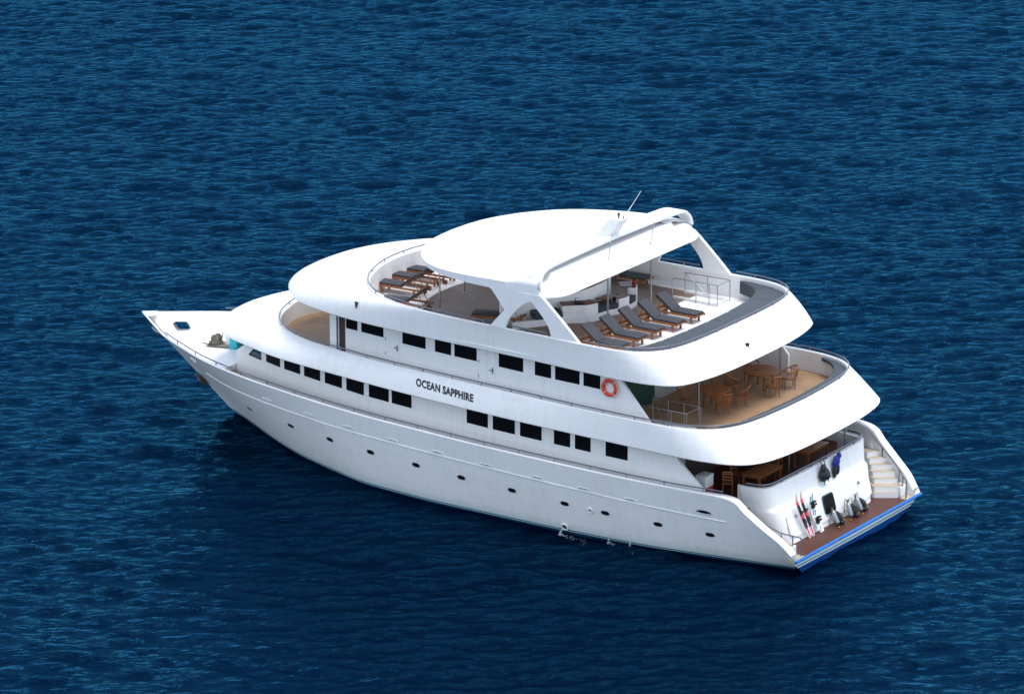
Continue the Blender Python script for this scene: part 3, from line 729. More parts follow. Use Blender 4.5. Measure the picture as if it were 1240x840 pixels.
# ------------------------------------------------------------------ roof
RO = [(18.92, 0), (18.87, 1.0), (18.7, 1.95), (18.4, 2.75), (17.95, 3.55), (17.3, 4.32), (16.5, 4.9), (15.6, 5.28), (14.4, 5.55), (13.2, 5.65), (12.2, 5.66), (11.6, 5.64)]
ROs = smooth_poly(RO, 5); rx = [p[0] for p in ROs[::-1]]; ry = [p[1] for p in ROs[::-1]]
roofY = lambda x: lin(x, rx, ry)
zedge = lambda x: lin(x, [11.6, 13.4, 15.6, 17.5, 18.92], [9.86, 9.84, 9.74, 9.66, 9.62])
def roof_z(x, y):
    Yh = max(.01, roofY(x)); q = min(1, abs(y) / Yh); Hc = .50 * max(0, 1 - (max(0, x - 12.0) / 6.95) ** 2)
    w = min(1, max(0, (12.75 - x) / .75)) * min(1, max(0, (y + 3.6) / .6)); w = w * w * (3 - 2 * w)
    base = zedge(x) + (Hc + .14 * w) * max(0, 1 - q ** (2 + 4.5 * w)) ** (.8 - .3 * w)
    # raised inner panel with a soft step
    ix = (x - 11.0) / 6.05; iq = abs(y) / 4.55
    d = math.sqrt(max(0, ix if ix > 0 else 0) ** 2 + iq ** 2) if True else 0
    s_ = min(1, max(0, (1.0 - (max(0, ix) ** 2.4 + iq ** 2.4)) / .035)); return base + .05 * s_ * s_ * (3 - 2 * s_)
NX, NY = 110, 120
mb = MB(); top = []
for i in range(NX + 1):
    x = 18.92 - (18.92 - 11.62) * (1 - math.cos(i / NX * math.pi / 2)) if False else 18.915 - (18.915 - 11.09) * (i / NX) ** 1.7
    Yh = roofY(x); r = []
    for j in range(NY + 1):
        u = math.sin((-1 + 2 * j / NY) * math.pi / 2); y = u * Yh; r.append((x, y, roof_z(x, y)))
    # fascia and soffit
    zb_ = 9.50
    left = [(x, -Yh * .93, zb_ + .03), (x, -Yh, zb_), (x, -Yh - .0, zb_ + .02)]; right = [(x, Yh, zb_ + .02), (x, Yh, zb_), (x, Yh * .93, zb_ + .03)]
    top.append(left + r + right)
mb.grid(top)
mb.grid([[(r[0][0], r[0][1], 9.53), (r[0][0], -r[0][1], 9.53)] for r in top]); 
mb.build('roof', 'white', Y, smooth=30)
# after canopy, curving down behind the hoop
mb = MB(); rows = []; rows2 = []
for j in range(61):
    y = -5.60 + 11.20 * j / 60; q = abs(y) / 5.60; e = max(0, (q - .80) / .20); xt = 10.32 + .62 * (e ** 2.2)
    sag = 0
    up = (1 if -4.15 < y < 4.75 else 0)
    prof = [(11.9, 9.96 + .26 * up), (11.3, 9.95 + .26 * up), (11.14, 9.93 + .26 * up), (11.09, 9.91 + .20 * up), (11.02, 9.88 + .12 * up), (10.93, 9.84 + .06 * up), (10.82, 9.79 + .02 * up), (10.66, 9.71), (10.5, 9.61), (10.39, 9.52), (10.32, 9.43), (10.34, 9.40)]
    r = []
    for (px_, pz) in prof:
        f = (11.9 - px_) / (11.9 - 10.32); x = 11.9 - f * (11.9 - xt); r.append((x, y, pz - .12 * e * e * (1 - f)))
    r += [(xt + .12, y, 9.425), (11.9, y, 9.512)]
    rows.append(r)
mb.grid(rows); mb.add(rows[0], [tuple(range(len(rows[0])))]); mb.add(rows[-1], [tuple(range(len(rows[0])))])
mb.build('canopy', 'white', Y, smooth=40)
# hoop across the roof
path = [(5.58, 9.78), (5.56, 9.96), (5.46, 10.18), (5.22, 10.38), (4.85, 10.48), (4.0, 10.53), (2, 10.57), (0, 10.59)]
path = smooth_poly([(a, b_) for a, b_ in path] + [(-a, b_) for a, b_ in path[-2::-1]], 5)
mb = MB(); rows = []
for i, (y, z) in enumerate(path):
    t = np.array(path[min(i + 1, len(path) - 1)]) - np.array(path[max(i - 1, 0)]); t /= np.linalg.norm(t); nn = np.array([t[1], -t[0]])
    if z > 10 and nn[1] < 0: nn = -nn
    if nn[0] * y < 0 and abs(y) > 5.3: nn = -nn
    drop = max(0, 10.5 - z); xa = 11.06 - .1 * drop; xf = 11.95 - .85 * drop; th = .12
    iy, iz = y - nn[0] * th, z - nn[1] * th
    rows.append([(xf, iy, iz), (xf, y, z - .05), (xf - .06, y, z), (xa + .05, y, z), (xa, y, z - .03), (xa - .0, iy, iz), (xf, iy, iz)])
mb.grid(rows); mb.build('roof_hoop', 'white', Y, smooth=35)
# signal mast fin, leaning aft, with antennas
mb = MB(); mb.prism([(12.1, .30, 10.35), (11.25, .30, 10.5), (10.72, .30, 11.30), (11.25, .30, 11.30)], (0, -.62, 0)); mast = mb.build('mast', 'white', Y, bevel=.05)
mb = MB(); mb.tube([(11.0, .0, 11.3), (11.0, 0, 11.42)], .03, 8); mb.lathe((11.0, 0, 11.42), [(.05, 0), (.06, .05), (.03, .1)], 10); mb.build('mast_light', 'black', mast)
mb = MB(); mb.bar((12.0, .9, 10.95), (12.0, -.2, 10.95), .09, .05); mb.bar((11.8, .8, 11.25), (11.3, -.2, 11.25), .07, .04); mb.build('crosstree', 'white', mast)
def whip(a, b_, r=.016, mat='steel'):
    mb = MB(); mb.tube([a, tuple((Vector(a) + Vector(b_)) / 2), b_], [r * 1.2, r, r * .5], 6); mb.lathe(a, [(.035, -.02), (.03, .1), (.02, .14)], 8); return mb.build('antenna', mat, Y, smooth=60)
ANT1 = ((10.9, .90, 9.78), (10.9, .64, 10.9)); ANT2 = ((10.8, -2.02, 9.74), (10.8, -2.35, 10.88)); ANT3 = ((10.8, -.02, 11.3), (10.75, -1.22, 12.15))
whip(ANT1[0], ANT1[1]); whip(ANT2[0], ANT2[1]); whip(ANT3[0], ANT3[1])
# small floodlight on the canopy, boxes on the bulwark
mb = MB(); mb.lathe((11.45, 2.45, 9.86), [(.20, 0), (.19, .05), (.07, .07), (.05, .12)], 14); mb.box((11.40, 2.42, 10.02), (.22, .12, .10)); mb.build('deck_lamp', 'cabin', Y, bevel=.01)
# side arches
def arch(sg):
    y = 5.66
    o1 = smooth_poly([(12.62, 7.96), (12.456, 8.325), (12.131, 8.726), (11.781, 9.042), (11.533, 9.19), (11.40, 9.241)], 4)
    o2 = smooth_poly([(11.40, 9.241), (11.309, 9.184), (11.185, 9.053), (10.888, 8.756), (10.591, 8.372), (10.443, 7.97)], 4)
    af = smooth_poly([(9.17, 7.90), (9.75, 8.46), (10.3, 8.96), (10.75, 9.36), (10.96, 9.53)], 4)
    poly = [(13.3, 7.96), (12.64, 8.68), (12.60, 8.73), (13.2, 9.45), (13.3, 9.505)] + [(13.3, 9.53), (11.2, 9.53)] + af[::-1] + [(10.45, 7.9)] + o2[::-1][1:] + o1[::-1][1:]
    y2 = lambda x: 5.60
    mb = MB(); mb.prism([(x, y * sg, z) for x, z in poly], (0, -.15 * sg, 0)); mb.build('side_arch', 'white', Y, smooth=25)
arch(1); arch(-1)
# poles under the roof
for (x, y, z0, z1) in ((17.84, 2.43, 7.08, 9.6), (18.30, 0.0, 7.08, 9.6), (11.3, .30, 7.0, 9.5), (11.13, -2.62, 7.0, 9.5)):
    mb = MB(); mb.tube([(x, y, z0), (x, y, z1)], .035, 10); mb.lathe((x, y, z0), [(.08, 0), (.08, .02), (.04, .03)], 12); mb.build('pole', 'steel', Y, smooth=60)
for (x, y, z0, z1) in ((5.80, 2.40, 4.5, 6.9), (5.6, -3.4, 4.5, 6.9), (3.02, .21, 2.0, 4.3), (2.4, -3.0, 2.0, 4.3)):
    mb = MB(); mb.tube([(x, y, z0), (x, y, z1)], .035, 10); mb.build('pole', 'steel', Y, smooth=60)
mb = MB(); mb.prism([(7.0, -5.35, 4.5), (6.8, -5.35, 4.5), (6.8, -5.35, 5.9), (7.1, -5.35, 6.5), (7.1, -5.35, 6.85), (7.4, -5.35, 6.85), (7.4, -5.35, 6.4), (7.0, -5.35, 5.8)], (0, -.12, 0)); mb.build('ceiling_bracket', 'white', Y)

# ---- stairwell railings
def pipe_rail(name, paths, posts, r=.022, mat='steel'):
    mb = MB()
    for p in paths: mb.tube(p, r, 8)
    o = mb.build(name, mat, Y, smooth=60)
    for a, b_ in posts:
        m2 = MB(); m2.tube([a, b_], r, 8); m2.build('post', mat, o, smooth=60)
    return o
z0, z1 = 7.0, 7.9
cx = [(11.0, -4.02), (8.91, -4.05), (8.91, -5.0), (11.0, -4.97)]
pipe_rail('stairwell_railing', [[(11.0, -4.02, z1 - .04), (10.9, -4.02, z1), (8.95, -4.05, z1)], [(10.98, -4.97, z1), (8.91, -5.0, z1), (8.91, -4.05, z1)], [(11.0, -4.97, z1), (9.75, -4.9, z0 + .03)]],
          [((11.0, -4.02, z0), (11.0, -4.02, z1 - .04)), ((9.9, -4.04, z0), (9.9, -4.04, z1)), ((9.3, -4.05, z0), (9.3, -4.05, z1)), ((8.91, -4.05, z0), (8.91, -4.05, z1)), ((10.98, -4.97, z0), (10.98, -4.97, z1)), ((9.95, -4.99, z0), (9.95, -4.99, z1)), ((8.91, -5.0, z0), (8.91, -5.0, z1))])
mb = MB()
for a, b_ in (((11.0, -4.1), (9.0, -4.1)), ((9.0, -4.1), (9.0, -4.95)), ((11.0, -4.95), (9.0, -4.95))): mb.bar((a[0], a[1], 7.07), (b_[0], b_[1], 7.07), .08, .14)
mb.build('stairwell_coaming', 'white', Y, bevel=.01)
mb = MB(); mb.prism([(10.95, -4.14, 7.012), (9.05, -4.14, 7.012), (9.05, -4.9, 7.012), (10.95, -4.9, 7.012)], (0, 0, .004)); mb.build('stairwell_opening', 'cabin', Y)
z0, z1 = 4.5, 5.38
pipe_rail('stairwell_railing', [[(7.5, 3.0, z1), (5.30, 3.08, z1), (5.30, 4.1, z1 - .0), (7.3, 4.12, z1)], [(7.45, 3.05, z1 - .02), (6.35, 3.9, z0 + .05)]],
          [((6.8, 3.02, z0), (6.8, 3.02, z1)), ((6.05, 3.06, z0), (6.05, 3.06, z1)), ((5.30, 3.08, z0), (5.30, 3.08, z1)), ((5.30, 4.1, z0), (5.30, 4.1, z1)), ((6.0, 4.1, z0), (6.0, 4.1, z1)), ((6.8, 4.12, z0), (6.8, 4.12, z1)), ((7.5, 3.0, z0), (7.5, 3.0, z1))])
mb = MB(); mb.prism([(7.3, 3.15, 4.512), (5.4, 3.2, 4.512), (5.4, 4.05, 4.512), (7.3, 4.05, 4.512)], (0, 0, .06)); mb.build('stairwell_coaming', 'white', Y, bevel=.01)

# ---- built-in bar seating under the roof
def ribbon(name, mat, pts, z0, z1, th, cap=None, capw=0):
    P = smooth_poly(pts, 5); rows = []
    O = []
    for i in range(len(P)):
        t = np.array(P[min(i + 1, len(P) - 1)]) - np.array(P[max(i - 1, 0)]); t /= np.linalg.norm(t); O.append((P[i][0] + t[1] * th, P[i][1] - t[0] * th))
    for p, q in zip(P, O): rows.append([(*p, z0), (*p, z1), (*q, z1), (*q, z0), (*p, z0)])
    mb = MB(); mb.grid(rows); mb.add(rows[0][:4], [(0, 1, 2, 3)]); mb.add(rows[-1][:4], [(3, 2, 1, 0)]); o = mb.build(name, mat, Y, smooth=35)
    if cap:
        O2 = []
        for i in range(len(P)):
            t = np.array(P[min(i + 1, len(P) - 1)]) - np.array(P[max(i - 1, 0)]); t /= np.linalg.norm(t); O2.append([(P[i][0] - t[1] * .03, P[i][1] + t[0] * .03), (P[i][0] + t[1] * capw, P[i][1] - t[0] * capw)])
        mb = MB(); mb.grid([[(*a, z1 + .002), (*a, z1 + .035), (*b_, z1 + .035), (*b_, z1 + .002), (*a, z1 + .002)] for a, b_ in O2]); mb.build('counter_top', cap, o, smooth=35)
    return o
FR = [(13.9, 3.1), (13.3, 2.2), (12.63, 1.25), (12.0, .66), (11.78, .0), (11.7, -.68), (11.55, -1.3), (11.62, -2.3), (12.06, -3.0)]
ribbon('bar_seat_front', 'white', FR, 7.0, 7.32, -.12)
ribbon('bar_counter', 'white', [(12.75, 1.35), (12.3, .90), (12.0, .66), (11.82, .2)], 7.0, 7.76, -.3, 'wood_dk', -.55)
ribbon('bar_counter', 'white', [(11.60, -1.0), (11.50, -1.3), (11.5, -1.6)], 7.0, 7.66, -.2, 'wood_dk', -.4)
ribbon('bar_counter', 'white', [(11.66, -2.35), (11.85, -2.75), (12.2, -3.1)], 7.0, 7.78, -.3, 'wood_dk', -.7)
ribbon('seat_cushion', 'cushion', [(13.35, 2.25), (12.72, 1.35)], 7.3, 7.55, -.7)
ribbon('seat_cushion', 'cushion', [(11.84, .1), (11.74, -.5), (11.62, -.95)], 7.3, 7.5, -.7)
ribbon('seat_cushion', 'cushion', [(11.5, -1.7), (11.55, -2.1), (11.66, -2.35)], 7.3, 7.5, -.8)
ribbon('bar_back', 'white', [(14.6, 2.9), (13.9, 1.7), (13.2, .95), (12.75, .3), (12.6, -.5), (12.62, -1.5), (12.75, -2.2)], 7.0, 8.1, -.15, 'wood_dk', -.5)
mb = MB(); mb.box((12.15, -.95, 7.66), (.5, .75, .04)); mb.box((12.15, -.95, 7.5), (.12, .5, .3)); mb.build('cocktail_table', ['wood_dk'], Y, bevel=.01)
mb = MB()
for a in range(9): mb.box((13.2 + .06 * a, .6 - .33 * a, 8.2 + .02 * (a % 3)), (.2, .26, .12 + .05 * (a % 3)))
mb.build('bar_equipment', 'black', Y, bevel=.01)
mb = MB(); mb.lathe((12.35, .75, 7.80), [(.22, 0), (.24, .03), (.20, .06)], 18); mb.tube([(12.5, .8, 7.8), (12.5, .8, 8.0), (12.42, .78, 8.02)], .015, 6); mb.build('bar_sink', 'black', Y)

# ---- bow: windlass on its pad, turquoise locker
mb = MB(); mb.prism([(31.1, .42, 2.83), (30.0, .50, 2.95), (29.0, -.1, 3.13), (29.0, -.7, 3.13), (30.6, -.5, 2.88), (31.0, -.2, 2.82)], (0, 0, .03)); mb.build('windlass_pad', 'rust', Y)
mb = MB(); Rw = Matrix.Rotation(math.pi / 2, 3, 'X')
mb.lathe((30.75, .35, 3.25), [(.12, 0), (.30, .02), (.30, .10), (.16, .13), (.16, .38), (.30, .41), (.30, .48), (.1, .5)], 20, Rw)
mb.box((30.7, .1, 3.0), (.5, .6, .25)); mb.tube([(30.5, .05, 3.0), (30.35, 0, 3.45), (30.3, 0, 3.85)], .035, 8); mb.box((31.0, .25, 2.98), (.35, .18, .2))
w_ = mb.build('windlass', 'rust', Y, bevel=.015); w_.data.transform(Matrix.Translation((30.75, .1, 2.9)) @ Matrix.Scale(.66, 4) @ Matrix.Translation((-30.75, -.1, -2.9)))
mb = MB(); mb.box((30.05, -.1, 3.12), (.5, .45, .5)); mb.build('chain_locker', 'white', Y, bevel=.04)
mb = MB(); mb.box((29.55, .42, 3.2), (.38, .3, .58)); mb.box((29.25, .0, 3.42), (.8, .9, .08)); mb.box((29.6, -.35, 3.2), (.3, .1, .5)); mb.build('hose_box', 'turq', Y, bevel=.02)
mb = MB()
for k in range(14): mb.tube([(29.3 + .13 * math.cos(a), .1 + .13 * math.sin(a), 3.17 + .012 * k) for a in np.linspace(0, 6, 8)], .02, 5)
for k in range(10): mb.tube([(31.3 - k * .09, .42 - .02 * k, 2.88), (31.25 - k * .09, .35, 2.93), (31.2 - k * .09, .30 - .02 * k, 2.88)], .02, 5)
mb.build('chain', 'rust', Y)
# small fittings on the bulwarks
mb = MB(); mb.prism([(20.05, 5.05, 7.72), (19.85, 5.15, 7.72), (19.9, 5.2, 7.5)], (0, .1, 0)); mb.build('step_light', 'black', Y)
mb = MB(); mb.box((4.86, .45, 7.28), (.16, .2, .12)); mb.tube([(4.8, .45, 7.25), (4.72, .45, 7.12)], .03, 6); mb.build('stern_light', 'black', Y, bevel=.01)
mb = MB(); mb.tube([(33.0, 1.55, 3.60), (32.7, 1.78, 3.60), (32.3, 2.02, 3.60)], .03, 6); mb.build('bow_cleat', 'steel_dk', Y)
# ---- things inside the dining saloon that are fixed
mb = MB(); mb.box((5.9, 4.2, 2.9), (.5, 1.2, 1.8)); mb.build('locker_cupboard', 'cabin', Y, bevel=.01)

# ================================================================== loose things
# ---- sun loungers
def make_lounger():
    """foot end at x=0, head towards +x, lying 2.05 m long"""
    R_ = empty('sun_lounger'); L, W, zf_ = 2.05, .64, .30; hx = 1.15
    mb = MB()
    for s in (-1, 1): mb.box((L / 2 - .02, s * W / 2, zf_), (L + .06, .045, .085))
    for x in (.03, 1.98): mb.box((x, 0, zf_), (.05, W - .05, .07))
    mb.build('frame', 'wood', R_, bevel=.008)
    mb = MB()
    for k in range(9): mb.box((.14 + k * .115, 0, zf_ + .035), (.085, W - .06, .018))
    mb.build('slats', 'wood', R_)
    for (x, s) in ((.22, -1), (.22, 1), (1.72, -1), (1.72, 1)):
        mb = MB(); mb.box((x, s * (W / 2 - .035), .145), (.085, .06, .29)); mb.build('leg', 'wood', R_, bevel=.008)
    for s in (-1, 1):
        mb = MB(); mb.lathe((1.86, s * (W / 2 + .03), .09), [(.09, -.025), (.09, .025)], 14, Matrix.Rotation(math.pi / 2, 3, 'X')); mb.build('wheel', 'wood_dk', R_, smooth=40)
    ang = math.radians(36); rot = Matrix.Rotation(-ang, 3, 'Y'); bl_ = .90
    def bp_(d, h): v = rot @ Vector((d, 0, h)); return (hx + v.x, 0, zf_ + .05 + v.z)
    mb = MB(); mb.box((hx / 2 + .0, 0, zf_ + .085), (hx - .02, W - .03, .07)); c1 = mb.build('mattress', 'cushion', R_, bevel=.02)
    mb = MB(); mb.box((hx / 2, 0, zf_ + .053), (hx + .0, W - .01, .018)); mb.build('piping', 'piping', c1)
    mb = MB()
    for s in (-1, 1): mb.box(Vector(bp_(bl_ / 2, 0)) + Vector((0, s * (W / 2 - .06), 0)), (bl_, .04, .05), rot)
    for k in range(7): mb.box(bp_(.09 + k * .125, .02), (.08, W - .12, .018), rot)
    bk = mb.build('backrest', 'wood_dk', R_)
    mb = MB(); mb.box(bp_(bl_ / 2, .075), (bl_ + .02, W - .03, .07), rot); c2 = mb.build('back_cushion', 'cushion', R_, bevel=.02)
    mb = MB(); mb.box(bp_(bl_ / 2, .04), (bl_ + .03, W - .01, .018), rot); mb.build('piping', 'piping', c2)
    mb = MB(); e = Vector(bp_(.62, -.02))
    for s in (-1, 1): mb.bar((e.x, s * .22, e.z), (e.x + .22, s * .22, zf_ - .02), .03, .02)
    mb.bar((e.x + .22, -.26, zf_ - .02), (e.x + .22, .26, zf_ - .02), .03, .03); mb.build('prop', 'wood', R_)
    return R_
LG = make_lounger()
LOUNGERS = [
    (8.55, 3.40, 7.015, -3, 'charcoal sun lounger nearest the port rail in the row of five at the stern'),
    (8.55, 2.12, 7.015, -2, 'charcoal sun lounger second from the port rail in the row of five'),
    (8.50, .83, 7.015, -2, 'charcoal sun lounger in the middle of the stern row of five'),
    (8.42, -.46, 7.015, -2, 'charcoal sun lounger second from the stairwell railing in the row of five'),
    (8.35, -1.78, 7.015, -1, 'charcoal sun lounger beside the stairwell railing, last in the row of five'),
    (21.38, 1.50, 7.10, 184, 'forward sun lounger pointing to the bow, nearest the camera of the three'),
    (21.50, .28, 7.10, 184, 'forward sun lounger pointing to the bow, in the middle of the three'),
    (21.50, -.78, 7.10, 184, 'forward sun lounger pointing to the bow, farthest of the three, touching the roof edge'),
    (19.95, 3.30, 7.09, 190, 'charcoal sun lounger against the port rail ahead of the roof pole'),
    (15.9, 3.0, 7.06, 200, 'dark sun lounger shaded by the roof, seen through the forward side opening'),
    (12.75, -5.0, 7.02, 3, 'shaded sun lounger along the starboard side, only its foot end showing'),
    (20.3, -2.6, 7.10, 170, 'sun lounger hidden under the front roof edge, only a corner showing'),
]
for i, (x, y, z, a, lab) in enumerate(LOUNGERS):
    o = LG if i == 0 else copy_tree(LG)
    o.location = (x, y, z); o.rotation_euler = (0, 0, math.radians(a)); tag(o, lab, 'sun lounger', 'wooden sun loungers with charcoal cushions on the sun deck')
    rj = random.Random(40 + i); o.location.x += rj.uniform(-.05, .05); o.rotation_euler.z += math.radians(rj.uniform(-1.6, 1.6))
# ---- armchairs and round tables
def make_chair():
    R_ = empty('armchair'); sh = .44
    mb = MB(); n_ = 20; prof = []
    for k in range(n_):
        a = 2 * math.pi * k / n_; prof.append((.26 * math.cos(a) * (1 if math.cos(a) < 0 else 1.02), .27 * math.sin(a), sh - .035))
    mb.prism(prof, (0, 0, .04)); mb.build('seat', 'wood', R_, bevel=.008)
    for (x, y) in ((.2, .2), (.2, -.2), (-.19, .19), (-.19, -.19)):
        mb = MB(); mb.tube([(x * 1.08, y * 1.08, 0), (x, y, sh - .02)], [.018, .026], 8); mb.build('leg', 'wood', R_, smooth=60)
    def arcp(a, r=.30, z=.0): return (r * math.cos(a), r * math.sin(a) * 1.05, z)
    pts = []
    for a in np.linspace(math.radians(62), math.radians(298), 25):
        b_ = abs(math.degrees(a) - 180); z = lin(b_, [0, 45, 80, 118], [.88, .86, .74, .66]); pts.append((.31 * math.cos(a) - (.05 if b_ < 80 else .0), .33 * math.sin(a), z))
    mb = MB(); mb.tube(pts, .028, 8); back = mb.build('backrest', 'wood', R_, smooth=60)
    mb = MB()
    for i in range(1, 24, 2): p = pts[i]; mb.bar((p[0] * .84, p[1] * .78, sh), p, .028, .012)
    mb.build('spindles', 'wood', back)
    return R_
CH = make_chair(); GRP = 'round backed wooden armchairs on the upper aft deck'
CHAIRS = [(5.58, 1.0, 4.5, 138, 'wooden armchair on the stern side of the nearer round table, back to the camera'),
          (5.5, -.25, 4.5, 222, 'round backed wooden armchair right of the nearer round table, facing it from the stern'),
          (5.1, -2.0, 4.5, 140, 'wooden armchair on the stern side of the farther round table, back to the camera'),
          (5.12, -3.30, 4.5, 222, 'round backed wooden armchair out in the light, farthest right by the starboard side'),
          (7.05, 1.3, 4.5, 30, 'round backed wooden armchair in the shade behind the stairwell railing, left of the nearer table'),
          (7.1, -.2, 4.5, -20, 'round backed wooden armchair in the shade on the cabin side of the nearer round table'),
          (6.55, -1.35, 4.5, 60, 'round backed wooden armchair in the shade between the two round tables'),
          (6.9, -3.4, 4.5, -10, 'round backed wooden armchair in deep shade on the cabin side of the farther round table')]
for i, (x, y, z, a, lab) in enumerate(CHAIRS):
    o = CH if i == 0 else copy_tree(CH)
    o.location = (x, y, z); o.rotation_euler = (0, 0, math.radians(a + 180)); tag(o, lab, 'armchair', GRP)
def make_table(r):
    R_ = empty('round_table'); mb = MB(); mb.lathe((0, 0, .71), [(r * .97, 0), (r, .012), (r, .035), (r * .985, .045)], 40); t = mb.build('table_top', 'wood', R_, smooth=40)
    mb = MB(); mb.lathe((0, 0, .62), [(r * .8, 0), (r * .8, .088)], 32); mb.build('apron', 'wood', R_, smooth=40)
    for k in range(4):
        a = math.pi / 4 + k * math.pi / 2; mb = MB(); mb.bar((r * .66 * math.cos(a), r * .66 * math.sin(a), 0), (r * .66 * math.cos(a), r * .66 * math.sin(a), .64), .06, .06); mb.build('leg', 'wood', R_)
    return R_
for i, (x, y, r, lab) in enumerate([(6.30, .42, .62, 'smaller round wooden table nearer the stairwell railing on the upper aft deck'), (6.04, -2.68, .72, 'larger round wooden table farther to starboard on the upper aft deck')]):
    o = make_table(r); o.location = (x, y, 4.5); tag(o, lab, 'table', 'round wooden tables on the upper aft deck')
mb = MB(); mb.lathe((0, 0, 0), [(.06, 0), (.08, .01), (.085, .03), (.07, .03), (.05, .012)], 14); o = mb.build('ashtray', 'tank'); o.location = (6.2, -2.55, 5.257); tag(o, 'small pale dish on the larger round table of the upper deck', 'dish')
# ---- dining tables and benches on the main deck
def make_dining(l, w, h=.74):
    R_ = empty('dining_table'); mb = MB(); mb.box((0, 0, h - .02), (w, l, .045)); mb.build('table_top', 'wood', R_, bevel=.008)
    mb = MB(); mb.box((0, 0, h - .09), (w - .14, l - .14, .09)); mb.build('apron', 'wood', R_)
    for a in (-1, 1):
        for b_ in (-1, 1): mb = MB(); mb.box((a * (w / 2 - .07), b_ * (l / 2 - .07), h / 2 - .03), (.075, .075, h - .06)); mb.build('leg', 'wood', R_)
    return R_
for (x, y, l, w, lab) in ((3.5, 1.45, 1.7, .85, 'rectangular wooden dining table in the shade of the main deck, nearest the port side'), (3.4, -2.1, 1.6, .75, 'rectangular wooden dining table in the shade of the main deck, farther to starboard')):
    o = make_dining(l, w); o.location = (x, y, 2.0); tag(o, lab, 'dining table', 'rectangular wooden tables on the main aft deck')
def make_side_chair():
    R_ = empty('dining_chair'); mb = MB(); mb.box((0, 0, .44), (.42, .42, .035)); mb.build('seat', 'wood', R_, bevel=.008)
    for a in (-1, 1):
        for b_ in (-1, 1): mb = MB(); mb.box((a * .18, b_ * .18, .215), (.04, .04, .43)); mb.build('leg', 'wood', R_)
    mb = MB()
    for b_ in (-1, 1): mb.bar((-.18, b_ * .18, .44), (-.25, b_ * .18, .95), .035, .035)
    for z in (.62, .74, .86, .94): mb.bar((-.19 - (z - .44) * .12, -.18, z), (-.19 - (z - .44) * .12, .18, z), .02, .05)
    mb.build('backrest', 'wood', R_); return R_
SC = make_side_chair()
for i, (x, y, a, lab) in enumerate([(4.25, 2.75, -60, 'ladder backed wooden chair at the port end of the nearer dining table'), (3.7, .3, 100, 'ladder backed wooden chair at the starboard end of the nearer dining table'),
        (4.5, 1.6, 180, 'ladder backed wooden chair on the cabin side of the nearer dining table'), (4.2, -.8, 150, 'ladder backed wooden chair between the two dining tables of the main deck'), (4.25, -2.2, 180, 'ladder backed wooden chair on the cabin side of the farther dining table')]):
    o = SC if i == 0 else copy_tree(SC)
    o.location = (x, y, 2.0); o.rotation_euler = (0, 0, math.radians(a)); tag(o, lab, 'chair', 'wooden chairs round the main deck dining tables')
mb = MB(); mb.box((0, 0, .22), (.45, .6, .42)); mb.box((0, 0, .46), (.48, .63, .06)); o = mb.build('cool_box', 'clean', bevel=.02); o.location = (4.75, 3.65, 2.45); tag(o, 'white cool box standing on a red crate just inside the main deck entrance', 'cool box')
mb = MB(); mb.box((0, 0, .2), (.5, .5, .4)); mb.box((0, 0, .42), (.53, .53, .04)); o = mb.build('crate', 'red', bevel=.01); o.location = (4.75, 3.65, 2.03); tag(o, 'dark red crate under the white cool box at the main deck entrance', 'crate')
# ---- lifebuoy
LB = empty('lifebuoy', (8.01, 5.33, 6.28)); tag(LB, 'orange lifebuoy hung on the white cabin side beside the aftmost upper window', 'lifebuoy')
mb = MB(); mb.tube([(.32 * math.cos(a), 0, .32 * math.sin(a)) for a in np.linspace(0, 2 * math.pi, 33)[:-1]], .085, 12, closed=True); mb.build('ring', 'orange', LB, smooth=60); LB.scale = (.9, .9, .9)
mb = MB()
for k in range(4):
    a = math.pi / 4 + k * math.pi / 2
    mb.tube([((.32 + .088 * math.cos(t)) * math.cos(a), .088 * math.sin(t), (.32 + .088 * math.cos(t)) * math.sin(a)) for t in np.linspace(0, 2 * math.pi, 13)[:-1]], .012, 5, closed=True)
mb.tube([(.42 * math.cos(a), .03, .42 * math.sin(a)) for a in np.linspace(0, 2 * math.pi, 33)[:-1]], .010, 5, closed=True)
mb.build('grab_rope', 'clean', LB, smooth=60)
